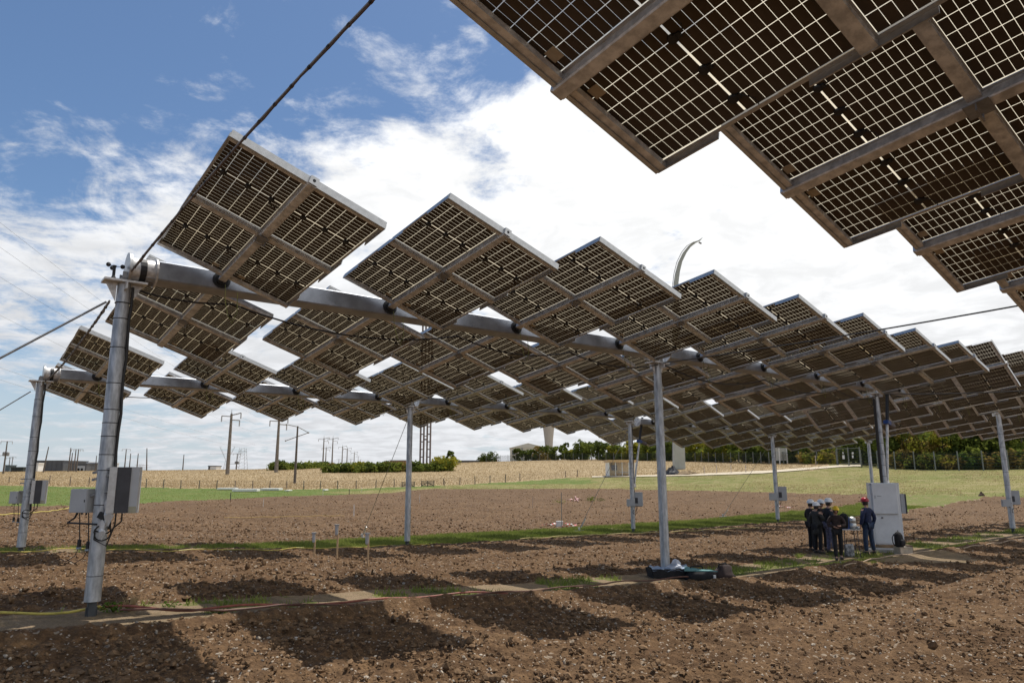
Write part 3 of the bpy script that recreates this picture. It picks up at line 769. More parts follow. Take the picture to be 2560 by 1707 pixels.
def loop_wires(c, ax, w, h, post_o, label, r=.011):
    p0 = c - Z * h / 2
    b = MB(c)
    tgt = V(post_o[0], post_o[1], c[2] - h / 2 - .25) + V(0, -.12, 0)
    b.tube([p0, p0 - Z * .12, (p0 + tgt) / 2 - Z * .16, tgt], r, 6)
    b.tube([p0 + ax[0] * w * .2, p0 + ax[0] * w * .2 - Z * .16, (p0 + tgt) / 2 - Z * .34, tgt - Z * .12, tgt - Z * .02], r, 6)
    ctr = tgt + ax[0] * .1 * np.sign(np.dot(ax[0], c - post_o)) - Z * .03
    b.tube([ctr + .11 * (math.cos(a_) * ax[0] + math.sin(a_) * Z) for a_ in np.linspace(0, 5.9, 14)], r * .9, 6)
    tag(b.build('cable_loop', rubber), label, 'cable')
loop_wires(ic, iax, .4, .66, p11[1], 'coiled black cables below the large inverter on the tall post')
def hanging_plugs(c, ax, w, h, label):
    t = thing('plug_leads', label, 'cable', c - Z * h / 2)
    for i, (dx, l) in enumerate(((-.12, .42), (.04, .40))):
        p = c - Z * h / 2 + ax[0] * dx * w / .3
        b = MB(c - Z * h / 2); b.tube([p, p - Z * .15 - ax[0] * .02, p - Z * l - ax[0] * .05], .008, 6); b.build('lead', rubber, t)
        e = p - Z * l - ax[0] * .05; b = MB(c - Z * h / 2); b.bbox(e - Z * .04, (.022, .022, .055), ax, .006, 0); b.box(e - Z * .105, (.028, .02, .014), ax, 1); b.build('plug', [black_pl, mat('pale_plug', (.3, .36, .42), .5)], t)
        b = MB(c - Z * h / 2); b.tube([e - Z * .1, e - Z * .22 + ax[0] * .06, e - Z * .30 + ax[0] * .2, e - Z * .26 + ax[0] * .34], .006, 5); b.build('lead', rubber, t)
hanging_plugs(bc, bax, .3, .34, 'two black plug leads dangling below the light grey box')
wire('box_cable', 'black cable curving from the grey box to the tall post', [bc - Z * .17 + bax[0] * .08, bc - Z * .25 + bax[0] * .12, bc - Z * .32 + bax[0] * .24, V(q[0], q[1], bc[2] - .33) + V(.02, -.13, 0)], .014)
# torn film around the post
def film(c, label, s=1.0):
    rg = np.random.default_rng(5); b = MB(c); n_ = 9
    prof = [(.02 * s, .16 * s), (.06 * s, .15 * s), (.075 * s, .08 * s), (.05 * s, -.02 * s), (.06 * s, -.08 * s), (.03 * s, -.18 * s), (.012 * s, -.24 * s)]
    vs = [c + Z * h_ + V(r_ * math.cos(j * 2 * math.pi / n_) * (1 + rg.normal(0, .25)), r_ * math.sin(j * 2 * math.pi / n_) * (1 + rg.normal(0, .25)), rg.normal(0, .012)) for r_, h_ in prof for j in range(n_)]
    fs = [(i * n_ + j, i * n_ + (j + 1) % n_, (i + 1) * n_ + (j + 1) % n_, (i + 1) * n_ + j) for i in range(len(prof) - 1) for j in range(n_)] + [tuple(range(n_ - 1, -1, -1)), tuple((len(prof) - 1) * n_ + j for j in range(n_))]
    b.add(vs, fs); tag(b.build('plastic_wrap', plastic_film), label, 'plastic wrap')
def atp(px, py, d): r = ray(px, py); return r * (d / r[1]) + Z * CAM_H
film(atp(272, 1272, y1 - .16), 'crumpled clear plastic wrap knotted on the tall post below the inverter')
film(atp(256, 1318, y1 - .16), 'smaller torn plastic wrap just under the black bracket on the tall post', .7)
b = MB(atp(256, 1290, y1 - .15)); b.box(b.o, (.06, .02, .045), (unit(V(1, 0, -.5)), V(0, 1, 0), unit(V(.5, 0, 1)))); tag(b.build('black_socket', black_pl), 'black tilted socket on the tall post between both boxes', 'socket')
y2 = p21[1][1]
bx2, bc2, bax2 = white_box(40, 1243, y2 + .02, .28, .34, .17, unit(V(-.2, -1, 0)), 'grey control box on the smaller left post')
iv2, ic2, iax2 = inverter(98, 1229, y2 - .05, .36, .66, .22, unit(V(.35, -1, 0)), 'grey and black inverter on the smaller left post')
loop_wires(ic2, iax2, .4, .66, p21[1], 'coiled black cables below the inverter of the smaller left post')
hanging_plugs(bc2, bax2, .28, .34, 'two black plug leads dangling by the smaller left post')
b = MB(p21[1]); 
for zz_ in (1.75, 1.98, 2.1): b.box(V(*p21[1]) + Z * zz_ + V(0, -.06, 0), (.2, .02, .016))
tag(b.build('mounting_bracket', steel_dull), 'steel brackets tying two boxes to the smaller left post', 'bracket')
for (po, cx1, cy1, cx2, cy2, lab) in ((p23, 1577, 1256, 1593, 1247, 'the motor post'), (p24, 1934, 1241, 1952, 1233, 'the back post by the tape'), (p14, 2516, 1257, 2532, 1243, 'the right edge post')):
    d = po[1][1]; k_ = d / F_PX
    white_box(cx1, cy1, d - .14, 20 * k_, 17 * k_, .16, unit(V(-.15, -1, 0)), 'small pale grey junction box in front of ' + lab)
    e = inverter(cx2, cy2, d + .06, 27 * k_, 33 * k_, .2, unit(V(-.25, -1, 0)), 'open grey inverter mounted behind ' + lab, True)
    loop_wires(e[1], e[2], .3, 33 * k_, po[1], 'black cables hanging under the boxes of ' + lab)

# linear actuators between post and beam
def actuator(po, O, s, label, reach=.75):
    q = po[1]; foot = V(q[0], q[1], q[2] + 2.35) + A * .13 + Pp * .05
    topp = O + A * (s + 1.0) + Pp * reach * .0 - Z * .05 + A * .0
    t = thing('actuator', label, 'actuator', foot)
    d = unit(topp - foot); Lg = np.linalg.norm(topp - foot); x = unit(np.cross(d, Pp)); y = np.cross(d, x)
    MB(foot).tube([foot, foot + d * Lg * .62], .048, 12).build('piston_tube', galv, t)
    MB(foot).tube([foot + d * Lg * .62, topp], .062, 10).build('bellows', black_pl, t)
    c = foot + d * Lg * .64; b = MB(foot); b.bbox(c, (.13, .10, .07), (x, y, d), .015); b.build('gearbox', blue_m, t)
    sg = 1 if np.dot(x, A) > 0 else -1
    b = MB(foot); b.lathe(c + x * sg * .13, [(.085, 0), (.095, .05), (.095, .34), (.07, .40)], 16, (y, d, x * sg)); b.build('motor', mat('grey_motor', (.13, .12, .13), .5), t)
    b = MB(foot); b.box(foot - A * .05, (.12, .05, .10), (A, Pp, Z)); b.build('foot_bracket', galv, t)
actuator(p13, P1, 23.85, 'motor strut with blue gearbox behind the white cabinet')
actuator(p23, P2, 24.40, 'motor strut with blue gearbox on the back row post')

# ------------------------------------------------------------------ the field: hoses, stakes, tapes, plants
def hose(pts, r, m, label, dz=.03, name='hose'):
    P_ = [G(x, y, dz) for x, y in pts]; Q = []
    for a_, b_ in zip(P_[:-1], P_[1:]):
        k = max(2, int(np.linalg.norm(b_ - a_) / .25))
        for i in range(k):
            p = a_ + (b_ - a_) * i / k; Q.append(V(p[0], p[1], hz(p[0], p[1]) + dz + .035 + .02 * math.sin(len(Q) * .9)))
    Q.append(P_[-1]); return cable(name, label, 'hose', Q, r, m, 7)
hose([(-60, 1550), (0, 1547), (90, 1545), (170, 1540), (230, 1535), (262, 1528)], .019, yellow_hose, 'thick yellow hose lying on the bare earth by the tall left post', .035)
hose([(262, 1530), (330, 1533), (400, 1536), (480, 1538), (560, 1533), (640, 1526), (760, 1522), (860, 1519), (960, 1511), (1080, 1500), (1180, 1494), (1270, 1490)], .018, red_cable, 'reddish cable duct lying along the front row path', .05, 'cable_duct')
hose([(300, 1538), (420, 1540), (560, 1536), (700, 1528), (860, 1523), (1000, 1512), (1150, 1503), (1290, 1487), (1420, 1478), (1500, 1468), (1600, 1459), (1662, 1455), (1740, 1448), (1830, 1433)], .016, mat('dark_red_cable', (.11, .05, .035), .65, 0, .2, 6), 'dark brown cable winding from the path to the foot of the middle post', .045, 'cable_duct')
hose([(-60, 1390), (60, 1387), (150, 1380), (230, 1379), (330, 1382), (430, 1384), (560, 1379), (660, 1383), (740, 1377), (850, 1375), (960, 1370), (1078, 1366)], .016, yellow_hose, 'thin yellow hose along the back row track at left', .06)
hose([(1300, 1352), (1420, 1344), (1560, 1338), (1640, 1335), (1740, 1330), (1800, 1326), (1900, 1322)], .016, mat('faded_yellow_hose', (.50, .42, .16), .6), 'faded yellow hose along the back row track right of the slender post', .06)
hose([(-60, 1296), (40, 1288), (120, 1282), (180, 1272)], .03, yellow_hose, 'yellow hose on the grass behind the two left posts', .08)
hose([(560, 1299), (700, 1296), (860, 1293)], .02, mat('ochre_cord', (.40, .27, .08), .7), 'ochre cord stretched over the ploughed ground behind the stakes', .1, 'cord')
hose([(2110, 1422), (2200, 1400), (2290, 1388), (2400, 1376), (2560, 1352)], .02, mat('tan_hose', (.34, .25, .17), .7), 'tan hose running right in front of the cabinet step', .05)

def stake(px, pb, ptop, label, tube_h=.28):
    g = G(px, pb); hgt = (pb - ptop) * g[1] / F_PX * 1.0
    t = thing('rain_gauge', label, 'rain gauge', g, 'rain gauges on wooden stakes')
    b = MB(g); b.box(g + Z * (hgt * .42), (.022, .022, hgt * .5 + .05)); b.build('stake', wood_new, t)
    b = MB(g); c = g + Z * (hgt - tube_h) - V(.03, .03, 0); b.lathe(c, [(.030, 0), (.045, .03), (.05, tube_h * .9), (.06, tube_h * .93), (.06, tube_h)], 12); b.build('gauge_tube', box_grey, t)
    b = MB(g); b.box(c + Z * (tube_h + .012), (.07, .05, .012)); b.build('cap', steel_dull, t)
stake(785.5, 1390, 1336, 'lowest rain gauge on a stake, left of the other two')
stake(842, 1400, 1318, 'tallest rain gauge on a wooden stake in the middle of the three')
stake(919, 1414, 1339, 'rain gauge on a stake nearest the slender post, right of the other two')

def marker(px, pb, ptop, label, m, r=.012, cross=False):
    g = G(px, pb); h = (pb - ptop) * g[1] / F_PX
    b = MB(g); b.box(g + Z * h / 2, (r, r, h / 2 + .03))
    if cross: b.box(g + Z * h * .7, (.012, .05, .012))
    return tag(b.build('marker_stake', m), label, 'marker stake')
for i, (px, pb, pt, lab, m, r) in enumerate([
    (883.5, 1291, 1264, 'thin white marker rod standing in the ploughed soil, left one of a close pair', white_paint, .01),
    (885.5, 1290, 1263, 'thin white marker rod standing in the ploughed soil, right one of a close pair', white_paint, .01),
    (658, 1266, 1248, 'white marker rod at the soil edge in front of the white slabs', white_paint, .012),
    (1049, 1256, 1238, 'white marker rod in the soil right of the slender post', white_paint, .012),
    (576, 1250, 1233, 'dark short post on the green grass below the white slabs', box_dark, .03),
    (873, 1236, 1223, 'dark short post on the green grass right of the white slabs', box_dark, .03),
    (1112, 1214, 1203, 'dark short post with a pink tip at the soil edge right of the gates', box_dark, .04),
    (807, 1240, 1222, 'pale cane on the green grass behind the stakes', white_paint, .012),
    (904, 1230, 1218, 'pale cane on the green grass left of the gates', white_paint, .012),
    (1000.5, 1220, 1207, 'pale cane just left of the first wooden gate', white_paint, .012),
    (1404.5, 1322, 1236, 'slim grey rod rising from the red and white tape', steel_dull, .018),
    (1332, 1270, 1243, 'faint grey cane in the soil left of the grey rod', steel_dull, .012)]):
    marker(px, pb, pt, lab, m, r)

tape_r, tape_w = mat('red_tape', (.50, .10, .09), .5), mat('white_tape', (.62, .58, .55), .5)
def tape(pts, label, wd=.05, seg=.14):
    Q = []
    for (x0, y0), (x1, y1_) in zip(pts[:-1], pts[1:]):
        a_, b_ = G(x0, y0, .10), G(x1, y1_, .10); k = max(2, int(np.linalg.norm(b_ - a_) / seg))
        Q += [a_ + (b_ - a_) * i / k for i in range(k)]
    Q.append(G(*pts[-1], .10)); b = MB(Q[0])
    for i, (a_, b_) in enumerate(zip(Q[:-1], Q[1:])):
        d = unit(b_ - a_); n_ = unit(np.cross(d, Z) + Z * .7 * math.sin(i * .7)); za = Z * .03 * math.sin(i * 1.1)
        b.box((a_ + b_) / 2 + za, (np.linalg.norm(b_ - a_) / 2, wd, .003), (d, n_, np.cross(d, n_)), i % 2)
    tag(b.build('barrier_tape', [tape_r, tape_w]), label, 'barrier tape')
tape([(1354, 1316), (1380, 1314), (1404, 1312), (1440, 1314), (1441, 1318), (1404, 1320)], 'red and white tape on the soil edge at the foot of the grey rod')
tape([(1414, 1252), (1432, 1250), (1450, 1247), (1436, 1254), (1420, 1254)], 'far red and white tape lying on the ploughed soil')
tape([(1438, 1242), (1441, 1249), (1446, 1255)], 'short crossing piece of the far red and white tape')
tape([(1930, 1270), (1952, 1268), (1985, 1272)], 'faded red and white tape behind the back post with the box')
b = MB(G(1399, 1319)); b.bbox(G(1399, 1316, .15), (.2, .12, .17), None, .03); tag(b.build('white_can', white_paint), 'small white container beside the grey rod and tape', 'container')

# white slabs lying on the meadow
def slab(px0, px1, py, h, label):
    a_, b_ = G(px0, py), G(px1, py); c = (a_ + b_) / 2; d = unit(V(b_[0] - a_[0], b_[1] - a_[1], 0))
    b = MB(c); b.bbox(c + Z * (h / 2 + .05), (np.linalg.norm(b_ - a_) / 2, .8, h / 2), (d, np.cross(Z, d), Z), .03); tag(b.build('white_slab', white_paint), label, 'slab')
slab(584, 646, 1228.5, .28, 'longer white slab on the green meadow')
slab(546, 592, 1224, .2, 'flat white slab behind the longer one on the meadow')
slab(655, 702, 1225.5, .22, 'white slab on the meadow right of the other two')
slab(716, 726, 1227.5, .1, 'tiny white scrap on the meadow left of the dark post')
slab(811, 817, 1226.5, .15, 'small white lump on the meadow under the tower')

# wooden hurdle gates
def gate(px0, px1, pyb, pyt, label):
    a_, b_ = G(px0, pyb), G(px1, pyb); d = unit(V(b_[0] - a_[0], b_[1] - a_[1], 0)); n_ = np.cross(Z, d)
    wl = np.linalg.norm(b_ - a_); h = (pyb - pyt) * a_[1] / F_PX; t = thing('wooden_gate', label, 'gate', a_)
    for i in range(5):
        q = a_ + d * wl / 2 + Z * (h * (.12 + .2 * i)); b = MB(a_); b.box(q, (wl / 2, .03, h * .045), (d, n_, Z)); b.build('rail', wood_grey, t)
    for f in (0.02, .5, .98):
        b = MB(a_); b.box(a_ + d * wl * f + Z * h * .5 + n_ * .06, (.06, .03, h * .52), (d, n_, Z)); b.build('upright', wood_grey, t)
    for f0, f1 in ((.02, .5), (.98, .5)):
        p, q = a_ + d * wl * f0 + Z * h * .1 - n_ * .06, a_ + d * wl * f1 + Z * h * .75 - n_ * .06
        b = MB(a_); b.box((p + q) / 2, (np.linalg.norm(q - p) / 2, .025, .05), (unit(q - p), n_, np.cross(unit(q - p), n_))); b.build('brace', wood_grey, t)
gate(1004, 1036, 1217, 1204, 'dark wooden hurdle gate just behind the slender post')
gate(1053, 1085, 1215.5, 1201.5, 'dark wooden hurdle gate standing free right of the slender post')

# plants beside the path
def plant(px, py, h, r, n, label, m=leaf_green, blade=False, name='weed', wide=.35):
    g = G(px, py); rg = np.random.default_rng(int(px)); b = MB(g)
    if not blade:
        for k in range(5):
            an = rg.uniform(0, 6.28); b.tube([g, g + V(math.cos(an) * r * .5, math.sin(an) * r * .5, h * .7)], .006, 4, 0)
    t = thing(name, label, 'plant', g)
    b.build('stems', leaf_dark, t) if b.v else None
    b = MB(g)
    for k in range(n):
        an = rg.uniform(0, 6.28); rr = r * math.sqrt(rg.uniform(0, 1)); q = g + V(math.cos(an) * rr, math.sin(an) * rr, 0)
        if blade:
            d = V(math.cos(an), math.sin(an), 0) * rg.uniform(.2, .9); e = g + V(math.cos(an) * r * .2, math.sin(an) * r * .2, 0)
            w_ = V(-math.sin(an), math.cos(an), 0) * .008; tip = e + d * r + Z * h * rg.uniform(.5, 1)
            b.add([e - w_, e + w_, (e + tip) / 2 + Z * h * .12 + w_ * .7, tip, (e + tip) / 2 + Z * h * .12 - w_ * .7], [(0, 1, 2, 4), (4, 2, 3)])
        else:
            q = q + Z * rg.uniform(.15, 1) * h * (1 - .5 * rr / r); u_ = unit(rg.normal(0, 1, 3) * V(1, 1, .5)); v_ = unit(np.cross(u_, rg.normal(0, 1, 3))); l = h * wide * rg.uniform(.5, 1)
            b.add([q, q + u_ * l * .5 + v_ * l * .32, q + u_ * l, q + u_ * l * .5 - v_ * l * .32], [(0, 1, 2, 3)])
    b.build('leaves', m, t); return t
plant(283, 1530, .20, .19, 130, 'bright green leafy weed beside the hose at the tall post', leafy('fresh_leaves', (.07, .13, .02), (.15, .24, .05)), wide=.32)
plant(325, 1526, .26, .20, 60, 'dry spiky grass tuft right of the green weed', grass_dry, True)
plant(423, 1517, .12, .16, 60, 'small green weed in the sunlit lane near the path', leafy('fresh_leaves2', (.07, .13, .02), (.15, .24, .05)), wide=.4)
plant(545, 1534, .08, .25, 50, 'flat green weed on the reddish cable duct', leaf_green, wide=.5)
plant(1717, 1446, .22, .09, 40, 'small green weed at the foot of the bags', leafy('fresh_leaves3', (.07, .13, .02), (.15, .24, .05)), wide=.35)
plant(1478, 1253, .55, .45, 120, 'isolated green tuft in the ploughed soil by the far tape', leaf_green, wide=.3)
plant(1502, 1252, .4, .4, 80, 'darker low tuft right of the isolated green tuft', leaf_dark, wide=.3)
plant(1398, 1257, .4, .7, 90, 'low green weed in the soil left of the far tape', leaf_green, wide=.3)
plant(1455, 1450, .12, .2, 50, 'small weed on the bank left of the middle post', leaf_green, wide=.4)
plant(1998, 1393, .15, .3, 60, 'grass clump in the path before the group of people', grass_blade, True)

# grass growing along the rows, and scattered over the meadow
def grass_patch(name, cand, hgt, m, label_kind='stuff', width=.010, seed=1):
    rg = np.random.default_rng(seed); n = len(cand); x, y = cand[:, 0], cand[:, 1]; z = height(x, y)
    an = rg.uniform(0, 6.28, n); h = hgt * rg.uniform(.45, 1.1, n); lean = rg.normal(0, .45, (n, 2)) * h[:, None]
    dx, dy = np.cos(an) * width, np.sin(an) * width
    if not np.isscalar(width): dx, dy = np.cos(an) * width, np.sin(an) * width
    v = np.empty((n, 3, 3)); v[:, 0] = np.stack([x - dx, y - dy, z - .01], -1); v[:, 1] = np.stack([x + dx, y + dy, z - .01], -1); v[:, 2] = np.stack([x + lean[:, 0], y + lean[:, 1], z + h], -1)
    me = fast_mesh(name, v.reshape(-1, 3), np.arange(n * 3).reshape(-1, 3), m); tag(link(name, me), kind='stuff')
def cand_zone(n, s0, s1, t0, t1, zs, seed, pred=None):
    rg = np.random.default_rng(seed); s = rg.uniform(s0, s1, n); t = rg.uniform(t0, t1, n)
    x = P1[0] + A[0] * s + Pp[0] * t; y = P1[1] + A[1] * s + Pp[1] * t; zz = zones(x, y); m = np.isin(zz, zs) & (y > 3)
    if pred is not None: m &= pred(x, y, s, t)
    return np.stack([x[m], y[m]], -1)
grass_patch('row_grass', np.concatenate([cand_zone(130000, -12, 60, -18.2, -12, [2], 1), cand_zone(26000, -8, 60, -1, 1.6, [2], 2)]), .13, grass_blade, width=.014)
grass_patch('row_grass', cand_zone(9000, -12, 55, -15.2, -12, [1, 2], 5), .07, grass_dry, width=.010)
def polar_cand(n, d0, d1, a0, a1, zs, seed):
    rg = np.random.default_rng(seed); d = np.exp(rg.uniform(math.log(d0), math.log(d1), n)); az = rg.uniform(a0, a1, n); x, y = az * d, d
    m = np.isin(zones(x, y), zs); return np.stack([x[m], y[m]], -1)
def thin(c, k, seed): g = vnoise(c[:, 0] * .22, c[:, 1] * .22, seed); return c[g > k]
grass_patch('meadow_grass', polar_cand(60000, 45, 125, -.8, .8, [3, 6], 3), .09, leafy('meadow_blades', (.19, .22, .06), (.32, .31, .11), .5), width=.03, seed=4)
grass_patch('meadow_grass', thin(polar_cand(60000, 45, 125, -.1, .8, [3], 9), .5, 9), .12, grass_dry, width=.035, seed=8)
grass_patch('dry_grass', polar_cand(90000, 85, 240, -.8, .45, [4], 6), .24, grass_dry, width=.05, seed=6)
grass_patch('track_weeds', thin(cand_zone(40000, -9, 45, .9, 1.7, [0, 1, 2], 12, lambda x, y, s, t: s > 12), .55, 31), .09, grass_blade, width=.012, seed=9)
# clods and stones on the ploughed ground
def rubble(name, n, r0, r1, m, seed, spread=1.0, zs=(0,), dmax=40, dmin=5.5):
    rg = np.random.default_rng(seed); d = dmin + (dmax - dmin) * rg.uniform(0, 1, n) ** 1.7; az = rg.uniform(-.85, .85, n); x, y = az * d, d
    m_ = np.isin(zones(x, y), zs) & (rg.uniform(0, 1, n) < .12 + 1.25 * (vnoise(x * .55, y * .55, 71) * .55 + vnoise(x * 2.1, y * 2.1, 72) * .45) ** 1.6); x, y, d = x[m_], y[m_], d[m_]; n = len(x)
    R = r0 * (r1 / r0) ** (rg.uniform(0, 1, n) ** 2.2) * np.clip(d / 14, .8, 1.15); z = height(x, y) + .045 + R * .25
    ico = []
    p = (1 + 5 ** .5) / 2
    ico = np.array([(-1, p, 0), (1, p, 0), (-1, -p, 0), (1, -p, 0), (0, -1, p), (0, 1, p), (0, -1, -p), (0, 1, -p), (p, 0, -1), (p, 0, 1), (-p, 0, -1), (-p, 0, 1)]) / math.sqrt(1 + p * p)
    fc = np.array([(0, 11, 5), (0, 5, 1), (0, 1, 7), (0, 7, 10), (0, 10, 11), (1, 5, 9), (5, 11, 4), (11, 10, 2), (10, 7, 6), (7, 1, 8), (3, 9, 4), (3, 4, 2), (3, 2, 6), (3, 6, 8), (3, 8, 9), (4, 9, 5), (2, 4, 11), (6, 2, 10), (8, 6, 7), (9, 8, 1)])
    v = ico[None] * (1 + rg.normal(0, .22, (n, 12, 1))) * R[:, None, None] * rg.uniform(.6, 1.35, (n, 1, 3)); v[:, :, 2] *= .75
    v += np.stack([x, y, z], -1)[:, None]
    f = (fc[None] + (np.arange(n) * 12)[:, None, None]).reshape(-1, 3)
    tag(link(name, fast_mesh(name, v.reshape(-1, 3), f, m)), kind='stuff')
rubble('soil_clods', 900, .045, .085, mat('clod', (.145, .092, .052), .95, 0, .3, 12, .006, 50, spec=.1), 25, dmax=26)
rubble('soil_clods', 62000, .010, .048, mat('clod', (.145, .092, .052), .95, 0, .3, 12, .006, 50, spec=.1), 21)
rubble('field_stones', 8000, .009, .034, mat('chalk_stone', (.29, .245, .19), .85, 0, .25, 8, .003, 60), 22)
rubble('field_stones', 260, .014, .032, mat('white_flint', (.46, .43, .38), .7, 0, .2, 8, .003, 60), 23)

rubble('soil_clods', 14000, .025, .06, MATS['clod'], 31, dmax=100, dmin=34)
rubble('soil_clods', 2200, .03, .055, mat('dark_clod', (.11, .070, .042), .95, 0, .3, 12, spec=.1), 33, dmax=100, dmin=34)
rubble('field_stones', 1800, .018, .04, MATS['chalk_stone'], 32, dmax=90, dmin=30)
# ------------------------------------------------------------------ wire fence along the dry grass
def wire_fence():
    post_px = [(-40, 1203, 1222), (22, 1192, 1207), (123, 1189, 1209), (175, 1191, 1214), (222, 1193, 1214), (269, 1194, 1215), (318, 1196, 1217), (365, 1197, 1219), (408, 1198, 1220), (451.6, 1200, 1221), (497.5, 1201, 1221), (541.5, 1201, 1222), (587.5, 1202, 1222), (631, 1202, 1222), (674, 1202, 1222), (716.7, 1202, 1222), (758.8, 1202, 1223), (800.5, 1202, 1222), (844, 1201, 1222), (890, 1201, 1221), (939.5, 1200, 1219), (985.4, 1197, 1217), (1109, 1196, 1212), (1149.6, 1193, 1211.5), (1187.5, 1190, 1210.5), (1225, 1189, 1208), (1263.6, 1185, 1205.8), (1300, 1183, 1202), (1413.6, 1177, 1193), (1443.9, 1175, 1192)]
    P_ = [(G(x, yb), (yb - yt)) for x, yt, yb in post_px]; o = P_[0][0]
    t = thing('wire_fence', 'wire fence on rough wooden posts between the green meadow and the dry grass', 'fence', o)
    me = {}
    for i, (g, hp) in enumerate(P_):
        h = max(.85, min(1.5, hp * g[1] / F_PX)); b = MB(o); b.tube([g - Z * .1, g + Z * h * .6 + V(.01 * (i % 3 - 1), 0, 0), g + Z * h + V(.04 * (i % 3 - 1), 0, 0)], [.075, .07, .065], 7); b.build('fence_post', wood_grey, t)
    for hh in (.35, .65, .95):
        b = MB(o)
        for (g0, _), (g1_, _) in zip(P_[:-1], P_[1:]): b.tube([g0 + Z * hh, g1_ + Z * hh], .007, 3, caps=False)
        b.build('wire', steel_dull, t)
wire_fence()

# ------------------------------------------------------------------ utility poles, power lines
def pole(px, pyb, pyt, dist, label, kind='double', m=pole_conc, r=.17, lean=0.0, group=None):
    g = at(px, dist); h = (1184 - pyt) / F_PX * dist + CAM_H - g[2]; top = g + Z * h + V(lean, 0, 0)
    t = thing('utility_pole', label, 'utility pole', g, group)
    MB(g).tube([g - Z * .4, top], [r, r * .55], 10).build('shaft', m, t)
    X = unit(V(1, .25, 0))
    def arm(zf, x0, x1, rise=.0):
        b = MB(g); c = g + (top - g) * zf; b.tube([c + X * x0 + Z * rise, c, c + X * x1 + Z * rise], r * .28, 6); b.build('crossarm', steel_dull, t)
        b = MB(g)
        for xx in (x0, x1):
            if abs(xx) > .2: b.tube([c + X * xx + Z * rise, c + X * xx + Z * (rise - .5 * r / .17)], r * .3, 6)
        b.build('insulator', box_grey, t)
    if kind == 'double':
        arm(.955, -1.9, .1, .1); arm(.93, 0, 0.05); arm(.975, 0, 1.9, .55); arm(.90, 0, 1.7, -.1)
        MB(g).tube([top, top + Z * .9], .05, 5).build('lightning_rod', steel_dull, t)
    elif kind == 'tee':
        b = MB(g); c = top - Z * .1
        b.tube([c + X * -1.7 + Z * .35, c, c + X * 1.7 - Z * .9], .07, 6); b.tube([c + X * -1.7 - Z * 2.2, c + X * 1.7 - Z * .9], .07, 6); b.build('crossarm', steel_dull, t)
        b = MB(g)
        for dx, dz in ((-1.7, .35), (1.7, -.9), (-1.7, -2.2)): b.lathe(c + X * dx + Z * (dz - .12), [(.05, 0), (.14, .08), (.14, .16), (.05, .26)], 8)
        b.build('insulator', steel_dull, t)
    elif kind == 'cross':
        arm(.985, -1.1, 1.1)
    elif kind == 'transformer':
        arm(.99, -1.3, 1.1); b = MB(g); c = top - Z * 3.0
        for dx in (-.35, .45): b.lathe(c + X * dx - Z * .5, [(.2, 0), (.32, .08), (.32, .8), (.2, .95)], 10)
        b.build('transformer', steel_dull, t); b = MB(g); b.tube([c - X * 2.4 - Z * .6, c - X * .3 - Z * .3], .06, 5); b.build('bracket', steel_dull, t)
    return t, top
pole(568.5, 1174, 1035, 150, 'tall concrete power pole with hooked arms, left of the pair on the horizon', 'double', r=.42)
pole(690, 1172, 1048, 158, 'tall concrete power pole half hidden by panels, right of the pair', 'double', r=.42)
pole(738, 1194, 1066, 112, 'nearest dark wooden power pole with a triangular arm in the dry grass', 'tee', pole_wood, r=.22)
for px, pt, d, k_, lab in [(806, 1096, 260, 'double', 'left pole of the nearest pair in the receding power line'), (828.8, 1096, 270, 'double', 'right pole of the nearest pair in the receding power line'), (812.7, 1119, 330, 'double', 'lower pole between the nearest receding pair'),
    (853.8, 1116, 340, 'double', 'left pole of the second receding pair'), (866, 1121, 350, 'double', 'right pole of the second receding pair'), (845.8, 1146, 420, 'cross', 'short pole left of the second receding pair'), (875.9, 1146, 430, 'cross', 'short pole right of the second receding pair'),
    (884, 1131, 420, 'double', 'third receding pole above the bushes'), (894, 1140, 470, 'cross', 'fourth receding pole above the bushes'), (899.7, 1148, 520, 'cross', 'farthest tiny pole above the bushes')]:
    pole(px, 1165, pt, d, lab, k_, r=.3 if k_ == 'double' else .2, group='power line receding behind the bushes')
pole(8, 1175, 1101, 170, 'wooden pole with a transformer at the left edge of the picture', 'transformer', pole_wood, r=.22)
for px, pt, d, k_, lab in [(20, 1141, 260, 'cross', 'faint distant pole right of the transformer pole'), (27, 1139, 280, 'cross', 'faintest distant pole left of the smaller post'), (107, 1115, 185, '', 'leaning wooden pole in front of the long grey hall'), (170, 1118, 190, '', 'first of four close poles before the second grey hall'), (175.5, 1130, 200, '', 'shortest of four close poles before the second grey hall'),
    (183.5, 1121, 195, 'cross', 'third of four close poles before the second grey hall'), (190, 1121, 190, 'cross', 'fourth of the close poles, nearest the tall post'), (237, 1137, 240, '', 'reddish short pole just left of the tall post'),
    (310, 1121, 210, 'cross', 'pole with a short crossarm behind the inverter'), (322, 1132, 220, '', 'plain pole right behind the inverter'), (341, 1132, 215, '', 'plain pole at the right side of the inverter'), (366, 1119, 200, '', 'leaning pole right of the inverter'), (456, 1135, 230, '', 'lonely thin pole left of the tall concrete pair'), (590, 1133, 240, 'transformer', 'small dark pole between the lattice pylons')]:
    pole(px, 1176, pt, d, lab, k_, pole_wood, r=.20, lean=(-.5 if 'leaning pole' in lab else .7 if 'leaning wooden' in lab else 0))
def overhead(p0, d0, p1, d1, drop, label):
    a_ = ray(*p0); b_ = ray(*p1); cable('overhead_wire', label, 'power line', sag(a_ * (d0 / a_[1]) + Z * CAM_H, b_ * (d1 / b_[1]) + Z * CAM_H, drop, 16), .010, steel_dull, 4, 'overhead power lines at left')
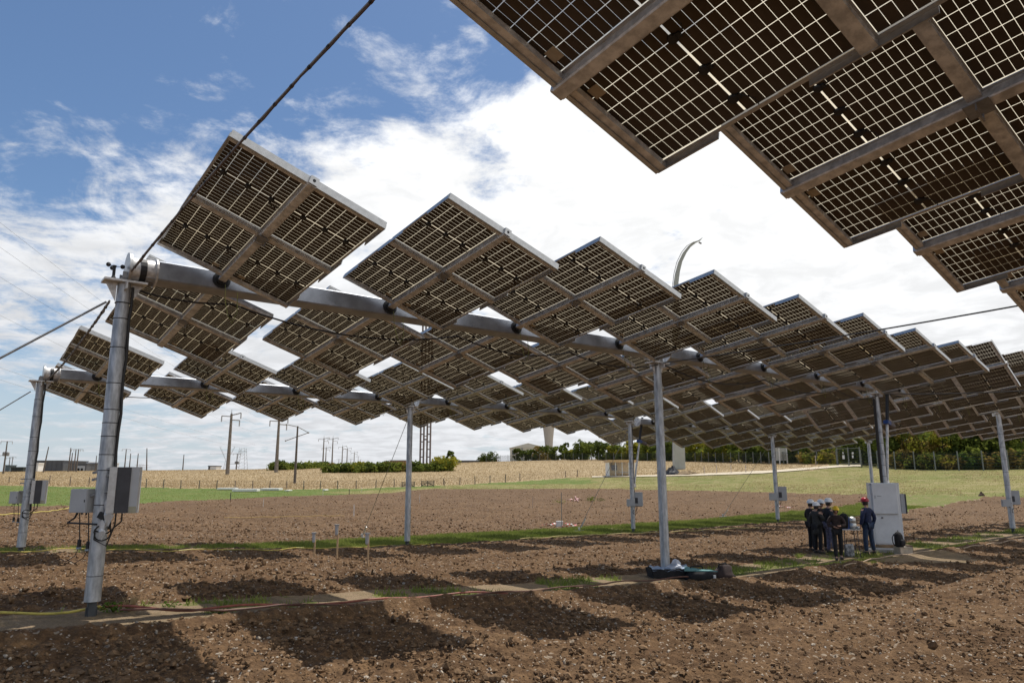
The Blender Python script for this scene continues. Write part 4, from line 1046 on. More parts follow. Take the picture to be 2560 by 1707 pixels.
for i, (y0, y1_) in enumerate([(525, 1000), (590, 1010), (668, 1030), (768, 1052), (905, 1082), (936, 1096)]):
    overhead((-40, y0), 45 + i * 4, (640, y1_ + 30), 150, .6, f'thin overhead power line at left, {ORD[i]} from the top')
# lattice pylons on the horizon
def lattice(px, pyt, dist, wbot, wtop, label, arms=(), vee=False):
    g = at(px, dist); h = (1184 - pyt) / F_PX * dist + CAM_H - g[2]; t = thing('lattice_pylon', label, 'pylon', g); m = steel_dull; b = MB(g)
    lv = 7
    def corner(k, i):
        w = wbot + (wtop - wbot) * k; return g + Z * h * k + V((-1, 1, 1, -1)[i] * w / 2, (-1, -1, 1, 1)[i] * w / 2, 0)
    if not vee:
        for i in range(4): b.tube([corner(0, i), corner(1, i)], .07, 4)
        for k in range(lv):
            for i in range(4): b.tube([corner(k / lv, i), corner((k + 1) / lv, (i + 1) % 4)], .045, 3)
    else:
        for sx in (-1, 1):
            b.tube([g + V(sx * wbot / 2, 0, 0), g + Z * h * .45 + V(sx * .5, 0, 0), g + Z * h + V(sx * wtop / 2, 0, 0)], .09, 4)
            b.tube([g + V(sx * wbot / 2, .8, 0), g + Z * h * .45 - V(sx * .5, 0, 0)], .06, 4)
            for k in range(5):
                z0, z1 = .45 + .11 * k, .45 + .11 * (k + 1); x0 = .5 + (wtop / 2 - .5) * (z0 - .45) / .55; x1 = .5 + (wtop / 2 - .5) * (z1 - .45) / .55
                b.tube([g + Z * h * z0 + V(sx * x0, 0, 0), g + Z * h * z1 + V(sx * (x1 - .8), 0, 0)], .05, 3); b.tube([g + Z * h * z1 + V(sx * (x1 - .8), 0, 0), g + Z * h * z1 + V(sx * x1, 0, 0)], .05, 3)
    b.build('lattice', m, t); b = MB(g)
    for zf, w_ in arms: b.tube([g + Z * h * zf - V(w_, 0, 0), g + Z * h * zf + V(w_, 0, 0)], .09, 4)
    if arms: b.build('crossarm', m, t)
lattice(564, 1116, 420, 4, 9, 'pale V-shaped lattice pylon behind the tall concrete pole', [(.72, 10)], True)
lattice(603, 1120, 380, 5, 2.6, 'pale box-topped lattice pylon right of the tall concrete pole', [(.86, 2.2)])
for px, dist, lab in ((352, 520, 'faint wide lattice pylon behind the poles right of the inverter'), (820, 700, 'faint tiny pylon over the bushes')):
    lattice(px, 1158, dist, 4, 2, lab, [(.6, 7), (.9, 5)])
# twin lattice mast
def twin_mast(dist=190):
    g = at(1062, dist); k = dist / F_PX; h = (1184 - 800) * k + CAM_H - g[2]; t = thing('lattice_tower', 'tall twin lattice tower rising behind the panels above the bushes', 'lattice tower', g); m = mat('weathering_steel', (.20, .165, .155), .7, .3)
    for sx in (-1, 1):
        c = g + V(sx * 8.2 * k, 0, 0); w = 4.0 * k; b = MB(g)
        for i in range(4):
            o = V((-1, 1, 1, -1)[i] * w, (-1, -1, 1, 1)[i] * w, 0); b.box(c + o + Z * h / 2, (.17, .17, h / 2 + .3))
        b.build('legs', m, t); b = MB(g)
        for j in range(int(h / 2.0)):
            for i in range(4):
                o = V((-1, 1, 1, -1)[i] * w, (-1, -1, 1, 1)[i] * w, 0); o2 = V((-1, 1, 1, -1)[(i + 1) % 4] * w, (-1, -1, 1, 1)[(i + 1) % 4] * w, 0)
                b.tube([c + o + Z * j * 2, c + o2 + Z * j * 2], .12, 4)
        b.build('rungs', m, t)
    b = MB(g)
    for zf in np.arange(.17, 1, .27): b.box(g + Z * h * zf, (6 * k, .15, .18)); b.box(g + Z * (h * zf + .9), (6 * k, .12, .1))
    b.build('link_beams', m, t)
twin_mast()

# ------------------------------------------------------------------ buildings far off
def shed(px0, px1, pyb, pyt, dist, depth, label, m, roof=.0, roof_m=None, name='industrial_hall', yaw=0.0, openings=(), cat='building', ribs=0):
    a_, b_ = at(px0, dist), at(px1, dist); k = dist / F_PX; zb = (1184 - pyb) * k + CAM_H; zt = (1184 - pyt) * k + CAM_H
    w = abs(px1 - px0) * k; c = V((a_[0] + b_[0]) / 2, dist, zb - 1.0); X = V(math.cos(yaw), math.sin(yaw), 0); Y = V(-X[1], X[0], 0)
    t = thing(name, label, cat, c); H = zt - zb + 1.0; b = MB(c)
    b.box(c + Y * depth / 2 + Z * H / 2, (w / 2, depth / 2, H / 2), (X, Y, Z)); b.build('wall', m, t)
    rm = roof_m or m
    if roof:
        b = MB(c); q = c + Z * H
        b.add([q - X * (w / 2 + .3) - Y * .3, q + X * (w / 2 + .3) - Y * .3, q + X * (w / 2 + .3) + Y * (depth + .3), q - X * (w / 2 + .3) + Y * (depth + .3), q - Y * .3 + Z * roof, q + Y * (depth + .3) + Z * roof], [(0, 1, 4), (1, 2, 5, 4), (2, 3, 5), (3, 0, 4, 5), (0, 3, 2, 1)]); b.build('roof', rm, t)
    else:
        b = MB(c); b.box(c + Y * depth / 2 + Z * (H + .12), (w / 2 + .15, depth / 2 + .15, .12), (X, Y, Z)); b.build('roof', rm, t)
    for (u0, u1, v0, v1, nm, om) in openings:
        b = MB(c); b.box(c + X * ((u0 + u1) / 2 - .5) * w - Y * .06 + Z * (1 + (v0 + v1) / 2 * (H - 1)), (abs(u1 - u0) * w / 2, .08, abs(v1 - v0) * (H - 1) / 2), (X, Y, Z)); b.build(nm, om, t)
    for i in range(ribs):
        b = MB(c); b.box(c + X * ((i + .5) / ribs - .5) * w - Y * .05 + Z * H / 2, (.08, .06, H / 2 - .05), (X, Y, Z)); b.build('wall_panel_rib', m, t)
    return t, c, X, Y, H, w
hall_grey = mat('grey_cladding', (.10, .105, .115), .6, .2, .08, .5); hall_white = mat('white_cladding', (.62, .64, .66), .6, 0, .05, .5); win_dark = mat('window_glass', (.03, .04, .05), .15)
shed(87, 155, 1176, 1150, 240, 14, 'long dark grey hall on the horizon behind the left posts', hall_grey, ribs=6)
shed(155.5, 172, 1176, 1152, 246, 14, 'white end block joined to the long grey hall', hall_white, name='white_building')
shed(172, 214, 1176, 1157, 236, 12, 'second grey hall with a pale loading door just left of the tall post', hall_grey, openings=[(.42, .92, 0, .75, 'loading_door', mat('pale_door', (.36, .38, .40), .5)), (.50, .62, 0, .45, 'door_panel', win_dark), (.70, .82, 0, .45, 'door_panel', win_dark)])
shed(214.5, 246, 1176, 1155, 242, 12, 'white low hall mostly hidden by the tall post', hall_white, name='white_building')
shed(82, 93, 1176, 1156, 215, 3, 'small white cabin beside the smaller left post', white_paint, name='white_cabin', roof=.0)
shed(26, 56, 1176, 1166, 210, 3, 'dark green container on the horizon at far left', mat('dark_green', (.03, .04, .04), .6), name='container', cat='container', ribs=8)
shed(11, 22, 1176, 1161, 225, 3, 'small blue-grey cabin by the transformer pole', mat('blue_grey', (.08, .11, .13), .6), name='small_cabin')
shed(520, 539, 1172, 1164, 230, 4, 'small white hut with a dark top behind the tall concrete pole', white_paint, name='white_hut', roof_m=box_dark, openings=[(.0, .2, 0, 1, 'door', box_dark)])
# brick shed
brick_m = mat('brick', (.30, .17, .11), .85, 0, .2, 2)
shed(974, 1017, 1171, 1152, 210, 8, 'low brick shed with a flat roof behind the bushes', brick_m, name='brick_shed', roof_m=steel_dull, openings=[(.45, .70, 0, .55, 'door', mat('grey_door', (.22, .22, .23), .6)), (.1, .4, .1, .3, 'window', win_dark)])
shed(1074, 1100, 1172, 1154, 260, 8, 'dark low building right of the twin tower', hall_grey, name='low_building')
shed(1142, 1200, 1162, 1152, 420, 10, 'far flat grey building on the hill crest', hall_grey, name='low_building')
shed(1200, 1242, 1158, 1150, 380, 8, 'red container row on the hill crest', mat('red_container', (.30, .05, .035), .6), name='container_row', cat='container', ribs=5)
wh = mat('cream_cladding', (.55, .54, .47), .6, 0, .05, .4)
t_, c_, X_, Y_, H_, w_ = shed(1276, 1366, 1150, 1121, 330, 26, 'large cream hall with a shallow roof below the water tower', wh, roof=2.2, roof_m=wh, name='cream_hall', openings=[(.06, .15, .45, .8, 'window', win_dark)], ribs=7)
b = MB(c_); b.box(c_ - X_ * w_ * .17 - Y_ * .2 + Z * H_ / 2, (.25, .2, H_ / 2), (X_, Y_, Z)); b.build('downpipe', steel_dull, t_)
# water tower
def water_tower(dist=560):
    k = dist / F_PX; g = at(1373, dist); t = thing('water_tower', 'pale fluted concrete water tower flaring upwards behind the panels', 'water tower', V(g[0], g[1], g[2] - 3))
    zt = lambda py: (1184 - py) * k + CAM_H; b = MB(V(g[0], g[1], g[2] - 3)); n_ = 40; prof = [(9.3, 1160), (9.5, 1120), (10.8, 1100), (13, 1080), (15.0, 1066), (19, 1048), (30, 1030), (31, 1018), (8, 1010)]
    vs = []; fs = []
    for r_, py in prof:
        for j in range(n_):
            a_ = 2 * math.pi * j / n_; q = r_ * k * (1 if j % 2 else .955); vs.append(V(g[0] + q * math.cos(a_), g[1] + q * math.sin(a_), zt(py)))
    for i in range(len(prof) - 1):
        for j in range(n_): fs.append((i * n_ + j, i * n_ + (j + 1) % n_, (i + 1) * n_ + (j + 1) % n_, (i + 1) * n_ + j))
    b.add(vs, fs + [tuple((len(prof) - 1) * n_ + j for j in range(n_))]); b.build('shaft', concrete, t)
water_tower()
# curved mast
def curved_mast(dist=132):
    k = dist / F_PX; g = at(1698, dist); t = thing('curved_mast', 'giant curved pale steel mast bending over to the right above the panels', 'sculptural mast', g)
    X = lambda px: (px - 1280) * k; Zz = lambda py: (1184 - py) * k * 1.0 + CAM_H
    px_f = lambda x, y: ((x - 1280) * k, 0)
    stations = []   # (left px, right px, y px)
    for l_, r_, y in [(1684, 1712, 1182), (1684, 1709, 1100), (1684, 1705, 1000), (1684, 1701, 880), (1684, 1697, 780), (1684.5, 1695.5, 707), (1689, 1699, 680), (1696, 1705, 655), (1707, 1716, 632), (1719, 1727, 617), (1733, 1741, 606), (1745, 1750, 602), (1753, 1755, 596.5), (1756.4, 1756.8, 593.5)]:
        stations.append((l_, r_, y))
    b = MB(g); vs = []
    for l_, r_, y in stations:
        rr, rl = ray(r_, y), ray(l_, y); pr = rr * (dist / rr[1]) + Z * CAM_H; pl = rl * (dist / rl[1]) + Z * CAM_H; wd = np.linalg.norm(pr - pl) * .45
        vs += [pl - V(0, wd, 0), pr - V(0, wd * .8, 0), pr + V(0, wd * .8, 0), pl + V(0, wd, 0)]
    n_ = len(stations); fs = [(i * 4 + j, i * 4 + (j + 1) % 4, (i + 1) * 4 + (j + 1) % 4, (i + 1) * 4 + j) for i in range(n_ - 1) for j in range(4)] + [(3, 2, 1, 0), tuple((n_ - 1) * 4 + j for j in range(4))]
    b.add(vs, fs); b.build('mast_shell', mat('mast_paint', (.42, .43, .38), .5, .1, .06, 1), t)
    b = MB(g); pts = []
    for px, y in [(1680, 1150), (1680, 900), (1680, 715), (1684, 685), (1691, 657), (1703, 632), (1716, 616), (1734, 606)]: r = ray(px, y); pts.append(r * (dist / r[1]) + Z * CAM_H - V(0, .3, 0))
    b.tube(pts, .06, 5); b.build('rear_cable', steel_dull, t)
    r = ray(1747, 605); q = r * (dist / r[1]) + Z * CAM_H; b = MB(g); b.box(q - Z * .2 + V(.25, 0, 0), (.3, .12, .12), (unit(V(1, 0, -.6)), V(0, 1, 0), unit(V(.6, 0, 1)))); b.build('tip_fitting', steel_dull, t)
curved_mast()
# glazed cabin
def glazed_cabin():
    a_ = G(1527, 1192); dist = a_[1]; k = dist / F_PX; c = V((a_[0] + G(1592, 1192)[0]) / 2, dist, a_[2]); t = thing('garden_cabin', 'small glazed white cabin with a timber roof edge in the dry grass', 'cabin', c)
    w, h, d = 68 * k, 37 * k, 3.0; X = unit(V(1, .04, 0)); Y = V(-X[1], X[0], 0)
    MB(c).box(c + Y * d / 2 + Z * .08, (w / 2 + .5, d / 2 + .5, .12), (X, Y, Z)).build('floor_slab', concrete, t)
    MB(c).box(c + Y * (d - .05) + Z * h / 2, (w / 2 - .1, .05, h / 2 - .1), (X, Y, Z)).build('rear_wall', mat('ply_wall', (.78, .60, .30), .6), t)
    MB(c).box(c - X * (w / 2 - .08) + Y * d / 2 + Z * h / 2, (.06, d / 2 - .1, h / 2 - .1), (X, Y, Z)).build('side_wall', white_paint, t)
    MB(c).box(c + Y * d / 2 + Z * (h + .1), (w / 2 + .15, d / 2 + .15, .20), (X, Y, Z)).build('roof', mat('timber_fascia', (.62, .40, .20), .6), t)
    for i, f in enumerate((0, .25, .5, .75, 1)):
        MB(c).box(c + X * (f - .5) * (w - .15) + Z * h / 2, (.09 if f in (0, 1) else .05, .08, h / 2 - .04), (X, Y, Z)).build('window_post', white_paint, t)
    for f in (.5, 1): MB(c).box(c + X * (w / 2 - .08) + Y * d * f * .95 + Z * h / 2, (.09, .09, h / 2 - .04), (X, Y, Z)).build('window_post', white_paint, t)
    gl = mat('cabin_glass', (.55, .6, .6), .05)
    gm = bpy.data.materials.new('clear_glass'); gm.use_nodes = True; q = NT(gm.node_tree); gm.node_tree.nodes.clear(); o_ = q.n('ShaderNodeOutputMaterial'); tp = q.n('ShaderNodeBsdfTransparent'); gs = q.n('ShaderNodeBsdfGlossy'); mx = q.n('ShaderNodeMixShader'); gs.inputs['Roughness'].default_value = .03; mx.inputs[0].default_value = .05
    q.l(tp.outputs[0], mx.inputs[1]); q.l(gs.outputs[0], mx.inputs[2]); q.l(mx.outputs[0], o_.inputs[0])
    for i in range(4): MB(c).box(c + X * ((i + .5) / 4 - .5) * (w - .3) + Y * .02 + Z * (h / 2 + .05), (w / 8 - .08, .015, h / 2 - .15), (X, Y, Z)).build('glass_pane', gm, t)
    MB(c).box(c - X * w * .18 + Y * (d - .25) + Z * h * .62, (.45, .12, .4), (X, Y, Z)).build('wall_screen', box_dark, t)
    MB(c).box(c + X * w * .12 + Y * d * .6 + Z * .75, (.8, .4, .04), (X, Y, Z)).build('table', box_grey, t)
glazed_cabin()
def mound(px, py, w, h, label, m, seed, name='rubble_heap', cat='heap'):
    g = G(px, py); rg = np.random.default_rng(seed); b = MB(g); n_ = 14; prof = [(1, -.15), (.8, .35), (.5, .75), (.2, 1.0)]
    vs = [g + V(math.cos(j * 6.283 / n_) * r_ * w * (1 + rg.normal(0, .15)), math.sin(j * 6.283 / n_) * r_ * w * .7 * (1 + rg.normal(0, .15)), h * z_ * (1 + rg.normal(0, .2))) for r_, z_ in prof for j in range(n_)]
    b.add(vs, [(i * n_ + j, i * n_ + (j + 1) % n_, (i + 1) * n_ + (j + 1) % n_, (i + 1) * n_ + j) for i in range(3) for j in range(n_)] + [tuple(3 * n_ + j for j in range(n_))]); return tag(b.build(name, m), label, cat)
mound(1681, 1187, 1.3, 1.2, 'dark heap of tyres and rubble left of the curved mast foot', box_dark, 3)
mound(1718, 1186, 2.0, .5, 'low pale earth mound right of the curved mast foot', track_m, 4, 'earth_mound', 'mound')
mound(2455, 1240, .33, .33, 'brown boulder on the soil edge left of the right post', mat('boulder', (.08, .05, .035), .9), 5, 'boulder', 'boulder')
mound(380, 1172, 7, 1.6, 'low straw-coloured heap on the horizon right of the inverter', dry_m, 6, 'straw_heap', 'heap')

# road to the compound gate
def road():
    top = [(1480, 1191), (1640, 1188), (1740, 1185.5), (1850, 1180), (1930, 1176.5), (2030, 1169), (2100, 1163.5), (2152, 1162.5)]
    bot = [(1480, 1194), (1640, 1191.5), (1740, 1189.5), (1850, 1186), (1905, 1184), (2030, 1174), (2100, 1168), (2152, 1166.5)]
    b = MB(G(*top[0])); vs = []; R = []
    for (x0, y0), (x1, y1_) in zip(top, bot):
        a_, b_ = G(x0, y0), G(x1, y1_)
        for f in np.linspace(0, 1, 6): p = b_ + (a_ - b_) * f; R.append(V(p[0], p[1], hz(p[0], p[1]) + .10))
    n_ = len(top); b.add(R, [(i * 6 + j, (i + 1) * 6 + j, (i + 1) * 6 + j + 1, i * 6 + j + 1) for i in range(n_ - 1) for j in range(5)]); tag(b.build('gravel_road', road_m), kind='structure')
road()
# compound fence: posts and a wire mesh
def mesh_material():
    m = bpy.data.materials.new('wire_mesh'); m.use_nodes = True; q = NT(m.node_tree); m.node_tree.nodes.clear(); o_ = q.n('ShaderNodeOutputMaterial'); tp = q.n('ShaderNodeBsdfTransparent'); d = q.n('ShaderNodeBsdfDiffuse'); d.inputs[0].default_value = (.05, .06, .055, 1)
    tc = q.n('ShaderNodeTexCoord'); sp = q.n('ShaderNodeSeparateXYZ'); q.l(tc.outputs['UV'], sp.inputs[0]); f = []
    for i, sc in ((0, 20.0), (1, 6.0)): f.append(q.math('LESS_THAN', q.math('FRACT', q.math('MULTIPLY', sp.outputs[i], sc)), .17))
    fac = q.math('MAXIMUM', f[0], f[1]); mx = q.n('ShaderNodeMixShader'); q.l(fac, mx.inputs[0]); q.l(tp.outputs[0], mx.inputs[1]); q.l(d.outputs[0], mx.inputs[2]); q.l(mx.outputs[0], o_.inputs[0]); return m
mesh_m = mesh_material(); fence_post_m = mat('fence_post_green', (.20, .21, .19), .6, .2)
FC = [(1215, 285), (1330, 262), (1480, 235), (1620, 205), (1740, 183), (1850, 158), (1925, 142), (2000, 133), (2095, 122)]
FC2 = [(2156, 116), (2240, 110), (2340, 105), (2460, 101), (2590, 97)]
def compound(pts, hgt, label, step):
    Q = [at(*p) for p in pts]; P_ = []
    for a_, b_ in zip(Q[:-1], Q[1:]):
        k = max(1, int(round(np.linalg.norm((b_ - a_)[:2]) / step)))
        for i in range(k): p = a_ + (b_ - a_) * i / k; P_.append(on(p[0], p[1]))
    P_.append(Q[-1]); o = P_[0]; t = thing('mesh_fence', label, 'fence', o)
    for p in P_: b = MB(o); b.box(p + Z * hgt / 2, (.065, .065, hgt / 2 + .05)); b.build('fence_post', fence_post_m, t)
    for p, q in zip(P_[:-1], P_[1:]):
        d = unit((q - p) * V(1, 1, 0)); n_ = np.cross(Z, d); b = MB(o)
        b.add([p + Z * .05, q + Z * .05, q + Z * hgt, p + Z * hgt], [(0, 1, 2, 3)]); ob = b.build('mesh_panel', mesh_m, t)
        uv = ob.data.uv_layers.new(name='UV'); l_ = np.linalg.norm(q - p) / 2.0
        for li, c in enumerate([(0, 0), (1, 0), (1, 1), (0, 1)]): uv.data[li].uv = c
    return P_
compound(FC, 2.4, 'long green mesh fence climbing away behind the dry grass and cabin', 4.5)
compound(FC2, 2.7, 'mesh fence in front of the trees at right', 3.0)
def comp_gate():
    a_, b_ = at(2097, 121.5), at(2154, 116.5); d = unit((b_ - a_) * V(1, 1, 0)); n_ = np.cross(Z, d); w = np.linalg.norm(b_ - a_); t = thing('compound_gate', 'double mesh gate with two white notices at the end of the gravel road', 'gate', a_); h = 2.7
    for f in (0, .5, 1): MB(a_).box(a_ + d * w * f + Z * h / 2, (.08, .08, h / 2 + .1), (d, n_, Z)).build('gate_post', fence_post_m, t)
    for zf in (.06, .98): MB(a_).box(a_ + d * w / 2 + Z * h * zf, (w / 2, .04, .04), (d, n_, Z)).build('gate_rail', fence_post_m, t)
    for i in range(2):
        p, q = a_ + d * w * i / 2, a_ + d * w * (i + 1) / 2; b = MB(a_); b.add([p + Z * .1, q + Z * .1, q + Z * h, p + Z * h], [(0, 1, 2, 3)]); ob = b.build('mesh_panel', mesh_m, t); uv = ob.data.uv_layers.new(name='UV')
        for li, c in enumerate([(0, 0), (1, 0), (1, 1), (0, 1)]): uv.data[li].uv = c
    for f, z_, hw, hh in ((.30, 1.25, .25, .32), (.71, 1.28, .17, .22), (.72, 1.85, .2, .16)):
        MB(a_).box(a_ + d * w * f - n_ * .1 + Z * z_, (hw, .02, hh), (d, n_, Z)).build('notice', white_paint, t)
    b = MB(a_); q = a_ + d * w * .29 - n_ * .1 + Z * 1.95; b.add([q - d * .18 - Z * .15, q + d * .18 - Z * .15, q + Z * .22, q - d * .18 - Z * .15 + n_ * .02, q + d * .18 - Z * .15 + n_ * .02, q + Z * .22 + n_ * .02], [(0, 1, 2), (5, 4, 3), (0, 3, 4, 1), (1, 4, 5, 2), (2, 5, 3, 0)]); b.build('notice', white_paint, t)
comp_gate()
def louvre(px0, px1, pyb, pyt, dist):
    a_, b_ = at(px0, dist), at(px1, dist); k = dist / F_PX; d = unit((b_ - a_) * V(1, 1, 0)); n_ = np.cross(Z, d); w = (px1 - px0) * k; z0, z1 = (1184 - pyb) * k + CAM_H, (1184 - pyt) * k + CAM_H; o = V(a_[0], a_[1], a_[2]); t = thing('lattice_screen', 'white slatted screen on posts before the compound fence', 'screen', o)
    for f in (0, .42, 1): MB(o).box(V(a_[0], a_[1], 0) + d * w * f + Z * (z1 + o[2]) / 2, (.09, .08, (z1 - o[2]) / 2), (d, n_, Z)).build('frame_post', white_paint, t)
    for i in range(14): MB(o).box(V(a_[0], a_[1], 0) + d * w / 2 + Z * (z0 + (z1 - z0) * (i + .5) / 14), (w / 2, .03, (z1 - z0) / 50), (d, n_, Z)).build('slat', white_paint, t)
louvre(1938, 1970, 1154, 1123, 138)
for i, (px, pb, pt) in enumerate([(1761, 1184, 1167), (1792, 1183.5, 1163), (1828, 1182.5, 1162), (1865, 1181.5, 1162), (2040, 1163, 1139)]):
    marker(px, pb, pt, f'pale thin post beside the gravel road, {ORD[i]} from the curved mast', mat('pale_post', (.5, .42, .38), .7), .04)

# ------------------------------------------------------------------ trees and bushes
def tree(px, dist, h, r, label, m, m2=None, n=1700, leaf=.34, seed=0, name='tree', group=None, trunk=True, flat=.9, base=None):
    g = at(px, dist) if base is None else base; rg = np.random.default_rng(seed + int(px * 7)); t = thing(name, label, 'tree' if name.endswith('tree') else 'bush', g, group)
    if trunk:
        b = MB(g); b.tube([g - Z * .2, g + Z * h * .3, g + Z * h * .6 + V(.2, 0, 0)], [.03 * h, .022 * h, .008 * h], 7)
        for k in range(6):
            an = rg.uniform(0, 6.28); s_ = g + Z * h * rg.uniform(.2, .5); b.tube([s_, s_ + V(math.cos(an) * r * .6, math.sin(an) * r * .6, h * .22)], [.011 * h, .004 * h], 5)
        b.build('trunk', pole_wood, t)
    zc = h * .47; rz = h * .52
    nc = 26; an = rg.uniform(0, 6.28, nc); cz = rg.uniform(-.95, 1, nc); rr = np.sqrt(1 - cz * cz * .8) * rg.uniform(.45, .98, nc)
    C_ = np.stack([np.cos(an) * rr * r, np.sin(an) * rr * r, zc + cz * rz * .85], -1); cr = rg.uniform(.22, .42, nc) * r
    per = n // nc; idx = np.repeat(np.arange(nc), per); N = len(idx); d = rg.normal(0, 1, (N, 3)); d /= np.linalg.norm(d, axis=1)[:, None]
    p = C_[idx] + d * (cr[idx] * rg.uniform(.55, 1.08, N))[:, None] * V(1, 1, flat); p[:, 2] = np.maximum(p[:, 2], .05 * h)
    nrm = d + rg.normal(0, .55, (N, 3)); nrm /= np.linalg.norm(nrm, axis=1)[:, None]; u_ = np.cross(nrm, rg.normal(0, 1, (N, 3))); u_ /= np.linalg.norm(u_, axis=1)[:, None]; w_ = np.cross(nrm, u_)
    l = leaf * rg.uniform(.6, 1.3, N)[:, None]; v = np.stack([p - u_ * l, p + w_ * l * .6, p + u_ * l, p - w_ * l * .6], 1).reshape(-1, 3)
    mi = (rg.uniform(0, 1, nc) < .3)[idx].astype(int) if m2 else None
    me = fast_mesh('crown', v, np.arange(N * 4).reshape(-1, 4), [m, m2] if m2 else m, mi); link('crown', me, t); return t
def h_for(px, d, top):
    """height of a crown whose top is seen at that line of the photograph"""
    return max(1.0, (1184 - top) * d / F_PX + CAM_H - at(px, d)[2])
TOPS = ([1380, 1400, 1425, 1452, 1480, 1508, 1535, 1566, 1600, 1628, 1660, 1690, 1725, 1800, 1900], [1122, 1119, 1120, 1105, 1102, 1108, 1114, 1107, 1104, 1106, 1108, 1105, 1100, 1095, 1085])
def fence_d(px): return float(np.interp(px, [p[0] for p in FC + FC2], [p[1] for p in FC + FC2]))
KIND = [('dark green', leaf_dark, leaf_green), ('mid green', leaf_green, leaf_dark), ('yellowing', leaf_yell, leaf_green), ('rusty autumn-coloured', leaf_rust, leaf_yell), ('olive', leaf_green, leaf_yell)]
spec = [(1392, 8, 5.2, 0), (1425, 9, 6.0, 4), (1452, 10, 7.5, 1), (1480, 10, 7.8, 1), (1508, 10, 6.6, 0), (1535, 8, 6.2, 4), (1566, 8, 6.6, 2), (1600, 8, 6.8, 2), (1628, 8, 6.4, 4), (1660, 8, 6.3, 1), (1690, 9, 6.8, 1), (1725, 8, 6.0, 2), (1755, 8, 5.8, 2), (1790, 8, 6.0, 4), (1826, 8, 5.9, 2), (1862, 8, 6.2, 1), (1905, 8, 5.6, 0), (1950, 8, 6.4, 1), (2000, 9, 6.4, 0), (2050, 9, 6.8, 0), (2100, 9, 7.0, 4), (2160, 10, 7.6, 0), (2215, 9, 7.6, 0), (2262, 7, 7.4, 1), (2312, 7, 8.0, 3), (2362, 7, 7.6, 2), (2412, 7, 7.0, 0), (2462, 7, 7.0, 1), (2512, 7, 7.2, 0), (2562, 8, 7.8, 1), (2620, 8, 8, 0)]
POS = ['above the cabin', 'left of the curved mast', 'near the slatted screen', 'behind the compound gate', 'behind the fence at right']
USED = {}
def tree_label(nm, place):
    k = USED.get((nm, place), 0); USED[(nm, place)] = k + 1
    return f'{nm} tree {place}' if k == 0 else f'{ORD[k]} {nm} tree from the left {place}'
for i, (px, off, h, k_) in enumerate(spec):
    nm, m, m2 = KIND[k_]; d = fence_d(px) + off; h = h_for(px, d, float(np.interp(px, *TOPS)) + (1.5 if i % 2 else -1.5)) if px < 1900 else h
    place = ('beside the cream hall' if px < 1440 else 'behind the long fence left of the cabin' if px < 1520 else 'behind the long fence above the cabin' if px < 1680 else 'behind the long fence right of the curved mast' if px < 1890 else 'behind the slatted screen and gate' if px < 2160 else 'behind the fence at far right')
    tree(px, d, h, h * .50 if d < 150 else h * .6, tree_label(nm, place), m, m2, n=2600 if d < 135 else 1500, leaf=.26 if d < 135 else .42, seed=i, group='trees behind the mesh fence')
for i, px in enumerate(range(1560, 2640, 72)):
    tree(px, fence_d(px) + 19, 8.2 if px > 1900 else h_for(px, fence_d(px) + 19, float(np.interp(px, *TOPS)) + 4), 5, 'dark tall tree almost hidden in the second line behind the fence trees', leaf_dark, leaf_green, n=1300, leaf=.5, seed=60 + i, group='trees behind the mesh fence')
tree(1293, 305, h_for(1293, 305, 1122), 2.0, 'small conifer-like tree before the cream hall, left one', leaf_dark, None, 700, .5, 90); tree(1314, 300, h_for(1314, 300, 1127), 2.2, 'small dark tree before the cream hall, middle one', leaf_dark, None, 700, .5, 91); tree(1330, 298, h_for(1330, 298, 1126), 2.2, 'small dark tree before the cream hall, right one', leaf_dark, leaf_green, 700, .5, 92); tree(1357, 296, h_for(1357, 296, 1116), 4.2, 'broad dark tree at the foot of the water tower', leaf_dark, leaf_rust, 1500, .5, 93)
tree(1406, 330, h_for(1406, 330, 1105), 1.4, 'slim pointed tree left of the round trees, first', leaf_dark, None, 600, .5, 94); tree(1416, 335, h_for(1416, 335, 1103), 1.5, 'slim pointed tree left of the round trees, second', leaf_dark, None, 600, .5, 95)
